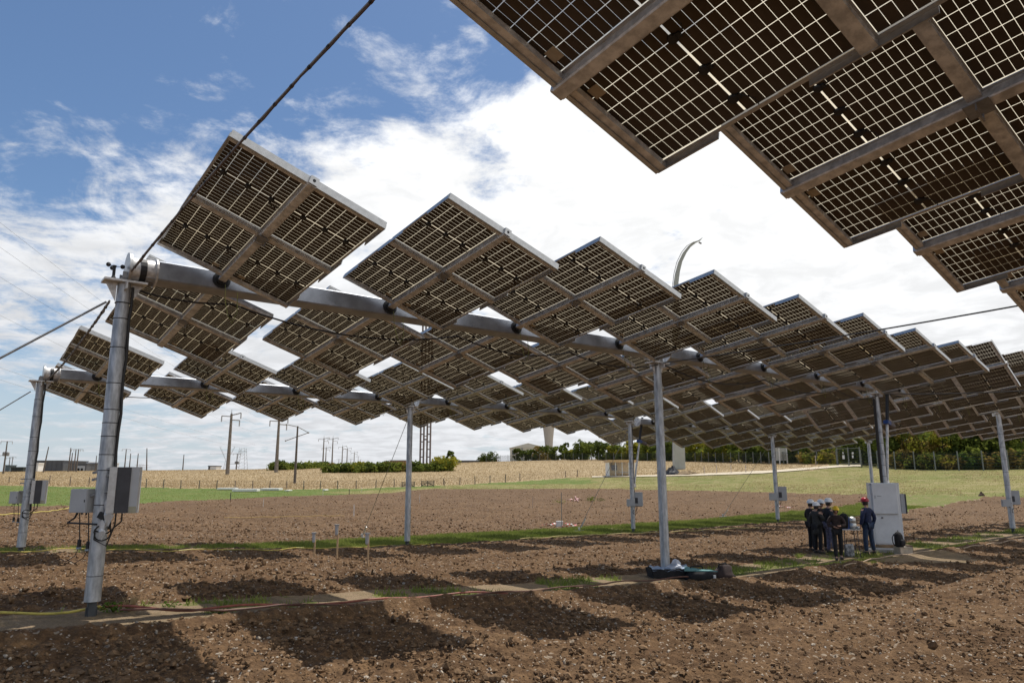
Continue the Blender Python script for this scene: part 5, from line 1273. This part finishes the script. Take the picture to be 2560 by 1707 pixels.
for i, (px, d, h, r, m, m2, lab) in enumerate([(700, 178, 2.2, 3.2, leaf_dark, leaf_green, 'dark bush on the horizon left of the nearest wooden pole'), (722, 180, 2.8, 3.6, leaf_dark, leaf_green, 'taller dark bush just left of the nearest wooden pole'), (757, 185, 1.9, 3.4, leaf_green, leaf_dark, 'low bush right of the nearest wooden pole'), (783, 188, 1.8, 3.0, leaf_green, leaf_yell, 'low green bush under the first receding pole'), (808, 190, 2.2, 3.0, leaf_dark, leaf_green, 'round dark bush at the receding poles'),
    (830, 150, 2.1, 2.6, leaf_green, leaf_rust, 'brownish bush at the left end of the bush row'), (850, 150, 2.4, 2.8, leaf_green, leaf_dark, 'dense bush second in the bush row'), (873, 149, 2.6, 2.8, leaf_dark, leaf_green, 'dark bush third in the bush row'), (900, 148, 1.7, 3.0, leaf_green, leaf_yell, 'low yellowish bush in the middle of the bush row'), (930, 147, 1.9, 2.8, leaf_green, leaf_dark, 'low bush left of the brick shed'), (955, 147, 2.2, 2.8, leaf_green, leaf_dark, 'green bush in front of the brick shed'), (990, 147, 1.5, 3.0, leaf_green, leaf_rust, 'low brownish bush before the brick shed door'),
    (1045, 146, 2.4, 3.0, leaf_dark, leaf_green, 'dark bush at the left foot of the twin tower'), (1066, 146, 2.3, 3.0, leaf_green, leaf_dark, 'bush at the right foot of the twin tower'), (1090, 146, 2.4, 2.6, leaf_green, leaf_dark, 'bush between the twin tower and the tall yellow shrub'), (1112, 147, 4.2, 3.0, leaf_yell, leaf_green, 'tall yellow-green shrub at the right end of the bush row'),
    (1227, 345, 5.0, 4, leaf_dark, None, 'dark tree clump behind the red containers'), (1215, 345, 4.2, 4, leaf_dark, None, 'dark tree clump left behind the red containers'), (966, 215, 2.6, 1.6, leaf_dark, None, 'thin dark tree left of the brick shed roof'), (1125, 262, 4.4, 1.6, leaf_dark, None, 'thin grey-green tree right of the yellow shrub'),
    (2262, 104, 2.5, 2.2, leaf_rust, leaf_green, 'round rusty bush right behind the fence left'), (2330, 101, 2.2, 2.3, leaf_green, leaf_rust, 'low olive bush right behind the fence centre'), (2382, 99, 1.8, 2.0, leaf_rust, leaf_yell, 'low rusty bush right behind the fence'), (2432, 97, 3.4, 1.7, leafy('bright_leaves', (.07, .13, .03), (.13, .20, .05)), leaf_green, 'bright green shrub right behind the fence'), (2478, 96, 2.4, 1.9, leaf_rust, leaf_green, 'reddish bush left of the right post'), (2552, 94, 2.6, 2.0, leaf_rust, leaf_green, 'reddish bush at the right edge'), (2030, 131, 2.0, 2.4, leaf_rust, leaf_green, 'dry bush at the foot of the fence left of the gate'), (2075, 126, 1.9, 2.2, leaf_rust, leaf_yell, 'straw-coloured bush just left of the gate')]):
    if 690 < px < 825: h, r = h_for(px, d, 1157 + (px * 7 % 5)), r * .9
    elif px < 1100 and h < 3 and px > 690: h, r = h_for(px, d, 1160 + (px * 7 % 6)), r * .9
    elif px == 1112: h = h_for(px, d, 1146)
    tree(px, fence_d(px) + 2.6 if px > 2000 else d, h, r, lab, m, m2, 1100, .24 if d < 135 else .34, 120 + i, 'bush', trunk=False)

# ------------------------------------------------------------------ cabinet, step, bags
def rot_z(a): return (V(math.cos(a), math.sin(a), 0), V(-math.sin(a), math.cos(a), 0), Z)
def cabinet():
    g = G(2226, 1375); d = g[1]; k = d / F_PX; X, Y, _ = rot_z(rad(-14)); c = on(g[0], g[1]); t = thing('electrical_cabinet', 'tall white electrical cabinet with a projecting upper door', 'cabinet', c)
    W_, H_, D_ = .98, 2.16, .50; zb = .20
    b = MB(c); b.bbox(c + Y * D_ / 2 + Z * (zb + H_ / 2), (W_ / 2, D_ / 2, H_ / 2), (X, Y, Z), .01); b.build('body', box_white, t)
    b = MB(c); b.bbox(c - Y * .05 - X * .03 + Z * (zb + H_ * .745), (W_ * .42, .05, H_ * .245), (X, Y, Z), .012); b.build('upper_door', box_white, t)
    b = MB(c); b.bbox(c - Y * .008 - X * .02 + Z * (zb + H_ * .25), (W_ * .43, .008, H_ * .235), (X, Y, Z), .006); b.build('lower_door', box_white, t)
    b = MB(c); b.box(c - Y * .105 - X * .36 + Z * (zb + H_ * .77), (.008, .008, .05), (X, Y, Z)); b.box(c - Y * .102 - X * .22 + Z * (zb + H_ * .785), (.07, .003, .008), (X, Y, Z)); b.build('handle', steel_dull, t)
    b = MB(c); b.lathe(c - Y * .018 - X * .17 + Z * (zb + H_ * .43), [(.035, 0), (.035, .02), (.02, .03)], 10, (X, Z, -Y)); b.build('lock', steel_dull, t)
    b = MB(c); b.box(c - X * (W_ / 2 + .001) - Y * -.06 + Z * (zb + H_ * .97), (.002, .03, .02), (X, Y, Z)); b.box(c - Y * .003 - X * .45 + Z * (zb + H_ * .975), (.03, .003, .012), (X, Y, Z)); b.build('badge', black_pl, t)
    e = thing('inverter', 'dark edged inverter hung on the right side of the white cabinet', 'inverter', c + X * (W_ / 2 + .06) + Z * 1.5); o = c + X * (W_ / 2 + .08) + Y * .2 + Z * (zb + H_ * .66)
    MB(c + X * (W_ / 2 + .06) + Z * 1.5).bbox(o, (.07, .20, .34), (X, Y, Z), .006).build('housing', box_grey, e)
    MB(c + X * (W_ / 2 + .06) + Z * 1.5).bbox(o + X * .09, (.025, .21, .345), (X, Y, Z), .006).build('front_cover', box_dark, e)
    # timber sleepers and step
    b = MB(c); b.bbox(c + X * .12 - Y * .08 + Z * .10, (.55, .22, .10), (X, Y, Z), .01); tag(b.build('timber_sleeper', mat('old_sleeper', (.24, .16, .09), .85, 0, .2, 6)), 'timber block under the front of the white cabinet', 'timber')
    s_ = c - X * .30 - Y * .62; b = MB(s_); b.bbox(s_ + Z * .05, (.62, .30, .06), (X, Y, Z), .01); tag(b.build('step_slab', concrete), 'flat concrete step in front of the white cabinet', 'step')
    # black conduit behind, up to the beam
    p = p13[1]; hd = p13[2]; b = MB(p); side = unit(V(-.9, -.45, 0)); b.tube([V(p[0], p[1], p[2] + 1.9) + side * .14, V(p[0], p[1], p[2] + 3.4) + side * .145, hd + side * .13 - Z * .2, hd + side * .05 + Z * .05], .05, 8); tag(b.build('black_conduit', rubber), 'thick black conduit running up the post behind the cabinet', 'conduit')
    # box stool with a backpack on it
    q = G(2259, 1386); t = thing('wooden_box', 'small pale wooden box right of the white cabinet', 'box', q); b = MB(q); b.bbox(q + Z * .12, (.22, .19, .12), rot_z(.1), .01); b.build('box_body', mat('pale_timber', (.42, .36, .28), .75, 0, .12, 8), t); b = MB(q); b.box(q + Z * .245, (.23, .20, .008), rot_z(.1)); b.build('lid', mat('pale_timber', (.42, .36, .28)), t)
    backpack(q + V(-.09, .02, .255), rot_z(.5), 'black backpack leaning on the pale wooden box', cloth_black)
def blob(b, c, prof, ax, n=14, mi=0, sq=2.6):
    """stack of rounded rectangles: (half width, half depth, height, x shift, y shift)"""
    X, Y, W = ax; vs = []
    for hx, hy, h, sx, sy in prof:
        for j in range(n):
            a_ = 2 * math.pi * j / n; ca, sa = math.cos(a_), math.sin(a_)
            vs.append(c + X * (sx + hx * math.copysign(abs(ca) ** (2 / sq), ca)) + Y * (sy + hy * math.copysign(abs(sa) ** (2 / sq), sa)) + W * h)
    m = len(prof); fs = [(i * n + j, i * n + (j + 1) % n, (i + 1) * n + (j + 1) % n, (i + 1) * n + j) for i in range(m - 1) for j in range(n)] + [tuple(range(n - 1, -1, -1)), tuple((m - 1) * n + j for j in range(n))]
    b.add(vs, fs, mi); return b
def backpack(c, ax, label, m, sc=1.0, parent_name='backpack', col2=None):
    t = thing(parent_name, label, 'backpack', c); X, Y, W = ax; S = sc
    b = MB(c); blob(b, c, [(.13 * S, .09 * S, 0, 0, 0), (.16 * S, .11 * S, .03 * S, 0, 0), (.165 * S, .115 * S, .25 * S, -.01, 0), (.15 * S, .10 * S, .38 * S, -.03, 0), (.11 * S, .075 * S, .46 * S, -.04, 0), (.04 * S, .03 * S, .50 * S, -.045, 0)], ax); b.build('main_bag', m, t, True)
    b = MB(c); blob(b, c - Y * .115 * S, [(.10 * S, .02 * S, .04 * S, 0, 0), (.12 * S, .05 * S, .07 * S, 0, 0), (.12 * S, .05 * S, .2 * S, 0, 0), (.09 * S, .02 * S, .25 * S, 0, 0)], ax); b.build('front_pocket', col2 or m, t, True)
    for sx in (-1, 1):
        b = MB(c); b.tube([c + X * sx * .09 * S + Y * .10 * S + W * .42 * S, c + X * sx * .11 * S + Y * .17 * S + W * .3 * S, c + X * sx * .12 * S + Y * .15 * S + W * .12 * S, c + X * sx * .10 * S + Y * .10 * S + W * .03 * S], .016 * S, 6); b.build('strap', m, t)
    b = MB(c); b.tube([c - X * .05 * S + W * .48 * S, c - X * .05 * S + W * .54 * S, c - X * .01 * S + W * .54 * S, c - X * .01 * S + W * .48 * S], .008 * S, 5); b.build('grab_loop', m, t)
    return t
cabinet()
def bag_pile():
    g = G(1690, 1449); k = g[1] / F_PX; ax = rot_z(rad(6)); X, Y, _ = ax
    teal, white_c, pale_blue = mat('teal_cloth', (.10, .23, .23), .8), mat('white_cloth', (.45, .47, .52), .85), mat('pale_blue_cloth', (.25, .32, .42), .85)
    c = on(g[0] - .06, g[1] + .42); t = thing('open_crate', 'open dark crate with a pale blue liner behind the middle post foot', 'crate', c); b = MB(c)
    for sx, sy, hx, hy in ((0, -.25, .50, .02), (0, .25, .50, .02), (-.50, 0, .02, .25), (.50, 0, .02, .25)): b.box(c + X * sx + Y * sy + Z * .13, (hx, hy, .11), (X, Y, unit(Z + X * .25 * (sx / .5) * (1 if hy > .1 else 0))))
    b.box(c + Z * .05, (.46, .23, .02), ax); b.build('crate_body', cloth_black, t)
    b = MB(c); rg = np.random.default_rng(4); n_ = 12; vs = [c + X * ((i / (n_ - 1) - .5) * 1.02) + Y * ((j / 7 - .5) * .56) + Z * (.245 + rg.normal(0, .022) - .03 * (j == 0)) for j in range(8) for i in range(n_)]
    b.add(vs, [(j * n_ + i, j * n_ + i + 1, (j + 1) * n_ + i + 1, (j + 1) * n_ + i) for j in range(7) for i in range(n_ - 1)]); b.build('liner', pale_blue, t, True)
    c2 = c + X * .16 + Z * .25; b = MB(c2); n_ = 9; rg = np.random.default_rng(8); prof = [(.20, 0), (.17, .05), (.10, .10), (.05, .17), (.012, .20)]
    b.add([c2 + X * math.cos(j * 6.283 / n_) * r_ * (1 + rg.normal(0, .3)) + Y * math.sin(j * 6.283 / n_) * r_ * .7 * (1 + rg.normal(0, .3)) + Z * h_ for r_, h_ in prof for j in range(n_)], [(i * n_ + j, i * n_ + (j + 1) % n_, (i + 1) * n_ + (j + 1) % n_, (i + 1) * n_ + j) for i in range(4) for j in range(n_)] + [tuple(4 * n_ + j for j in range(n_))]); tag(b.build('crumpled_cloth', white_c), 'crumpled white cloth heaped on the pale liner of the crate', 'cloth')
    c3 = on(g[0] + .62, g[1] + .15); t = thing('tool_bag', 'black tool bag with a teal cover right of the open crate', 'bag', c3); b = MB(c3); blob(b, c3, [(.36, .22, 0, 0, 0), (.40, .25, .04, 0, 0), (.36, .24, .15, .03, 0), (.30, .2, .20, 0, 0)], ax); b.build('bag_body', cloth_black, t, True)
    b = MB(c3); b.add([c3 + X * -.42 - Y * .10 + Z * .24, c3 + X * .40 - Y * .16 + Z * .22, c3 + X * .30 + Y * .2 + Z * .215, c3 + X * -.3 + Y * .2 + Z * .25, c3 + X * -.42 - Y * .10 + Z * .22, c3 + X * .40 - Y * .16 + Z * .20, c3 + X * .30 + Y * .2 + Z * .195, c3 + X * -.3 + Y * .2 + Z * .30], [(0, 1, 2, 3), (7, 6, 5, 4), (0, 4, 5, 1), (1, 5, 6, 2), (2, 6, 7, 3), (3, 7, 4, 0)]); b.build('cover', teal, t)
    b = MB(c3)
    b.tube([c3 - X * .22 + Z * .18 + Y * .1, c3 - X * .18 + Z * .30 + Y * .1, c3 + X * .10 + Z * .31 + Y * .1, c3 + X * .14 + Z * .18 + Y * .1], .02, 6); b.build('handle', cloth_black, t)
    c4 = on(g[0] + 1.22, g[1] + .35); t = thing('holdall', 'dark crumpled holdall at the right end of the bag pile', 'bag', c4); b = MB(c4); blob(b, c4, [(.30, .2, 0, 0, 0), (.34, .25, .05, .02, 0), (.31, .23, .14, -.03, .02), (.20, .16, .22, .06, .02), (.16, .1, .31, .10, 0), (.06, .04, .35, .12, 0)], ax); b.build('bag_body', cloth_brown, t, True)
    b = MB(c4); b.tube([c4 - X * .12 + Z * .18, c4 - X * .05 + Z * .36, c4 + X * .12 + Z * .38, c4 + X * .2 + Z * .24], .02, 6); b.build('handle', cloth_black, t)
    c5 = on(g[0] + .93, g[1] - .05); b = MB(c5); b.bbox(c5 + Z * .09, (.03, .03, .05), None, .006); tag(b.build('small_white_bottle', white_paint), 'tiny white object in front of the tool bag', 'bottle')
bag_pile()

# ------------------------------------------------------------------ people
def skin_mesh(name, pts, edges, radii, m, sub=1, root=0):
    me = bpy.data.meshes.new(name); me.from_pydata([tuple(p) for p in pts], edges, []); o = bpy.data.objects.new(name, me); COL.objects.link(o)
    sk = o.modifiers.new('skin', 'SKIN'); sk.use_smooth_shade = True; sk.branch_smoothing = .4
    o.modifiers.new('sub', 'SUBSURF').levels = sub
    for i, r in enumerate(radii): me.skin_vertices[0].data[i].radius = r if isinstance(r, tuple) else (r, r); me.skin_vertices[0].data[i].use_root = (i == root)
    bpy.context.view_layer.update(); ev = o.evaluated_get(bpy.context.evaluated_depsgraph_get()); res = bpy.data.meshes.new_from_object(ev); bpy.data.objects.remove(o)
    res.name = name; res.materials.clear(); res.materials.append(m); res.polygons.foreach_set('use_smooth', [True] * len(res.polygons)); return res
def person(foot, height, heading, label, helmet, jacket, trousers, pose=None, coat_len=.86, shoes=leather, beard=False, backpack_lab=None):
    """heading: direction faced, degrees clockwise from straight ahead of the camera"""
    P_ = dict(lh=(-.09, 0, .92), rh=(.09, 0, .92), lk=(-.10, .02, .50), rk=(.10, .02, .50), la=(-.10, -.02, .09), ra=(.10, -.02, .09), lt=(-.12, .13, .035), rt=(.12, .13, .035),
              pel=(0, 0, .97), sp=(0, .0, 1.14), ch=(0, -.01, 1.33), nk=(0, .0, 1.48), hb=(0, .03, 1.56), hc=(0, .045, 1.63), ht=(0, .03, 1.71),
              ls=(-.185, -.01, 1.41), rs=(.185, -.01, 1.41), le=(-.25, -.03, 1.13), re=(.25, -.03, 1.13), lw=(-.25, .08, .89), rw=(.25, .08, .89))
    P_.update(pose or {}); S = height / 1.77; P_ = {k: V(*v) for k, v in P_.items()}
    a_ = rad(-heading); R = Matrix.Rotation(a_, 4, 'Z'); t = thing('person', label, 'person', group=None, rot=Matrix.Translation(tuple(foot)) @ R @ Matrix.Scale(S, 4))
    # body: one continuous figure, fingers included
    N = ['pel', 'sp', 'ch', 'nk', 'hb', 'hc', 'ht', 'ls', 'le', 'lw', 'rs', 're', 'rw', 'lh', 'lk', 'la', 'lt', 'rh', 'rk', 'ra', 'rt']
    E = [(0, 1), (1, 2), (2, 3), (3, 4), (4, 5), (5, 6), (2, 7), (7, 8), (8, 9), (2, 10), (10, 11), (11, 12), (0, 13), (13, 14), (14, 15), (15, 16), (0, 17), (17, 18), (18, 19), (19, 20)]
    RD = [(.13, .10), (.125, .09), (.14, .095), (.05, .05), (.068, .068), (.078, .092), (.062, .075), .055, .040, .027, .055, .040, .027, .082, .055, .038, .032, .082, .055, .038, .032]
    pts = [P_[n] for n in N]; RD = list(RD); E = list(E)
    for w, e in ((9, 8), (12, 11)):
        d = unit(pts[w] - pts[e]); sd = unit(np.cross(d, V(0, 0, 1)) + V(1e-3, 0, 0)); fw = np.cross(sd, d); k = len(pts); pts.append(pts[w] + d * .075); RD.append((.036, .02)); E.append((w, k))
        for i, (off, ln) in enumerate(((-.032, .062), (-.011, .075), (.011, .072), (.031, .056))):
            pts.append(pts[k] + d * ln * .55 + sd * off); RD.append(.0095); E.append((k, len(pts) - 1)); pts.append(pts[k] + d * ln + sd * off + fw * .018); RD.append(.008); E.append((len(pts) - 2, len(pts) - 1))
        pts.append(pts[w] + d * .045 + sd * .048 + fw * .02); RD.append(.011); E.append((w, len(pts) - 1)); pts.append(pts[w] + d * .08 + sd * .056 + fw * .032); RD.append(.009); E.append((len(pts) - 2, len(pts) - 1))
    hc = P_['hc']; f = unit(V(0, 1, 0)); k = len(pts); pts.append(hc + V(0, .108, -.02)); RD.append(.014); E.append((5, k))
    for sx in (-1, 1): pts.append(hc + V(sx * .092, -.005, -.01)); RD.append((.012, .026)); E.append((5, len(pts) - 1))
    link('body', skin_mesh('body', pts, E, RD, skin_m), t)
    b = MB(); 
    for sx in (-1, 1): b.lathe(hc + V(sx * .034, .088, .012), [(.004, -.008), (.011, -.004), (.011, .004), (.004, .008)], 8)
    b.build('eyes', black_pl, t); b = MB(); b.box(hc + V(0, .092, -.058), (.025, .008, .006)); b.build('mouth', mat('lips', (.30, .12, .10), .6), t)
    hb = MB(); blob(hb, hc, [(.078, .085, -.075, 0, -.03), (.088, .095, -.02, 0, -.022), (.092, .100, .04, 0, -.012), (.07, .08, .075, 0, -.01)], (V(1, 0, 0), V(0, 1, 0), Z), 14, 0, 2); hb.build('hair', hair_m, t, True)
    # jacket
    Nj = ['sp', 'ch', 'nk', 'ls', 'le', 'lw', 'rs', 're', 'rw', 'pel']; cw = lambda n: P_[n]
    pj = [cw('sp'), cw('ch'), cw('nk') - V(0, 0, .02), cw('ls'), cw('le'), cw('le') + (cw('lw') - cw('le')) * .93, cw('rs'), cw('re'), cw('re') + (cw('rw') - cw('re')) * .93, cw('pel'), V(cw('pel')[0], cw('pel')[1], coat_len)]
    link('jacket', skin_mesh('jacket', pj, [(0, 1), (1, 2), (1, 3), (3, 4), (4, 5), (1, 6), (6, 7), (7, 8), (0, 9), (9, 10)], [(.165, .125), (.185, .135), (.085, .085), (.082, .082), .066, .052, (.082, .082), .066, .052, (.175, .135), (.178, .14)], jacket), t)
    pt = [cw('pel') - V(0, 0, .02), cw('lh'), cw('lk'), cw('la') - V(0, 0, .01), cw('rh'), cw('rk'), cw('ra') - V(0, 0, .01)]
    link('trousers', skin_mesh('trousers', pt, [(0, 1), (1, 2), (2, 3), (0, 4), (4, 5), (5, 6)], [(.15, .115), .10, .078, .066, .10, .078, .066], trousers), t)
    for s_ in 'lr':
        p, q = cw(s_ + 'a'), cw(s_ + 't'); d = unit((q - p) * V(1, 1, 0)); b = MB(); blob(b, V(p[0], p[1], min(p[2], q[2]) - .035) + d * .06, [(.045, .13, 0, 0, 0), (.05, .145, .02, 0, 0), (.046, .13, .05, 0, -.01), (.04, .075, .09, 0, -.06)], (np.cross(d, Z), d, Z), 12); b.build('shoe', shoes, t, True)
    if helmet:
        c = hc + V(0, -.012, .035); b = MB(); X, Y = V(1, 0, 0), V(0, 1, 0)
        blob(b, c, [(.130, .148, 0, 0, 0), (.124, .142, .012, 0, 0), (.118, .138, .05, 0, 0), (.098, .118, .095, 0, 0), (.062, .078, .125, 0, 0), (.02, .03, .137, 0, 0)], (X, Y, Z), 20, 0, 2)
        b.add([c + V(-.11, .12, .012), c + V(.11, .12, .012), c + V(.07, .225, -.005), c + V(-.07, .225, -.005), c + V(-.11, .12, .022), c + V(.11, .12, .022), c + V(.07, .225, .004), c + V(-.07, .225, .004)], [(3, 2, 1, 0), (4, 5, 6, 7), (0, 1, 5, 4), (1, 2, 6, 5), (2, 3, 7, 6), (3, 0, 4, 7)])
        b.tube([c + V(0, .13, .06), c + V(0, .07, .125), c + V(0, -.07, .125), c + V(0, -.13, .06)], .012, 6); b.build('helmet', helmet, t, True)
    return t
def pfoot(px, py): g = G(px, py); return on(g[0], g[1], .01)
dP = 25.0
person(pfoot(2033, 1377), 1.77, 75, 'person in white helmet and black jacket, leftmost of the group', helm_white, cloth_black, cloth_black, dict(lw=(-.06, .20, 1.10), rw=(.09, .21, 1.12), le=(-.27, .0, 1.14), re=(.27, .0, 1.14), hc=(0, .06, 1.62), ht=(0, .05, 1.70)))
person(pfoot(2047, 1383), 1.70, 60, 'person in white helmet and long charcoal coat, front of the group', helm_white, cloth_char, cloth_black, dict(rw=(.10, .20, 1.34), re=(.26, .06, 1.16), hc=(.01, .065, 1.62), ht=(.01, .055, 1.70), lk=(-.11, .04, .5), la=(-.14, .04, .09)), coat_len=.62)
person(pfoot(2060, 1376), 1.76, 170, 'person in white helmet at the back of the group between two others', helm_white, cloth_black, cloth_black)
person(pfoot(2079, 1383), 1.82, 80, 'person in white helmet and pale trousers, rightmost of the white helmets', helm_white, mat('blue_black_cloth', (.018, .022, .032), .9, 0, .25, 12), lav_jeans, dict(lw=(-.27, .12, .90), hc=(0, .055, 1.63), ra=(.14, .06, .09), rt=(.17, .20, .035)))
person(pfoot(2098, 1399), 1.64, 195, 'person in yellow helmet walking forward with hands raised to a phone', helm_yellow, cloth_brown, cloth_black,
       dict(le=(-.27, .02, 1.14), re=(.27, .02, 1.14), lw=(-.08, .24, 1.12), rw=(.08, .22, 1.08), hb=(0, .05, 1.55), hc=(0, .085, 1.61), ht=(0, .07, 1.69), rk=(.10, .10, .52), ra=(.10, .12, .09), rt=(.11, .27, .04), lk=(-.10, -.02, .49), la=(-.11, -.22, .12), lt=(-.12, -.08, .035)))
person(pfoot(2176, 1385), 1.84, -22, 'person in red helmet and navy jacket seen from behind at the cabinet', helm_red, cloth_navy, jeans, dict(la=(-.17, -.02, .09), ra=(.16, -.02, .09), lk=(-.13, .02, .5), rk=(.13, .02, .5), lt=(-.20, .12, .035), rt=(.19, .12, .035), le=(-.27, -.06, 1.14), re=(.27, -.06, 1.14), lw=(-.27, .04, .90), rw=(.27, .04, .90)), coat_len=.70)
g_ = pfoot(2108, 1398); backpack(g_ + V(.20, .24, .92), rot_z(rad(165)), 'black and blue backpack carried by the person in the yellow helmet', cloth_black, .95, col2=blue_m)
def side_table():
    g = on(*G(2128, 1390)[:2]); X, Y, _ = rot_z(rad(-5)); t = thing('folding_table', 'small metal folding table between the group and the cabinet', 'table', g); h = .86
    b = MB(g); b.bbox(g + Z * h, (.30, .22, .014), (X, Y, Z), .01); b.build('tabletop', alu, t)
    for sx in (-1, 1):
        for sy in (-1, 1): MB(g).tube([g + X * sx * .24 + Y * sy * .17, g + X * sx * .2 + Y * sy * .15 + Z * h], .013, 6).build('leg', box_dark, t)
    c = g + X * .12 + Z * (h + .014)
    b = MB(c); b.lathe(c, [(.10, 0), (.13, .02), (.13, .17), (.10, .19), (.13, .21), (.12, .34), (.06, .39)], 16); tag(b.build('metal_urn', alu, None, True), 'silver urn-like instrument on the folding table', 'instrument')
    c = g + X * .26 + Z * (h + .014) - Y * .1; b = MB(c); b.lathe(c, [(.03, 0), (.055, .03), (.05, .08), (.02, .10)], 12); tag(b.build('metal_cup', alu, None, True), 'small shiny cup at the right end of the folding table', 'cup')
    c = g - X * .12 + Z * (h + .014); b = MB(c); b.bbox(c + Z * .2, (.12, .10, .2), (X, Y, Z), .02); tag(b.build('blue_case', blue_m), 'dark blue case standing on the left of the folding table', 'case')
    c = on(g[0] - .08, g[1] - .08); t = thing('tote_bag', 'black and white tote bag on the ground under the folding table', 'bag', c); b = MB(c); blob(b, c, [(.13, .08, 0, 0, 0), (.16, .1, .04, 0, 0), (.15, .08, .32, 0, 0), (.14, .03, .40, 0, 0)], (X, Y, Z)); b.build('bag_body', mat('black_white_fabric', (.05, .05, .05), .9, 0, .2, 9, col2=(.5, .5, .5)), t, True)
    b = MB(c); b.tube([c - X * .08 + Z * .38, c - X * .05 + Z * .58, c + X * .05 + Z * .58, c + X * .08 + Z * .38], .01, 5); b.build('handle', cloth_black, t)
side_table()
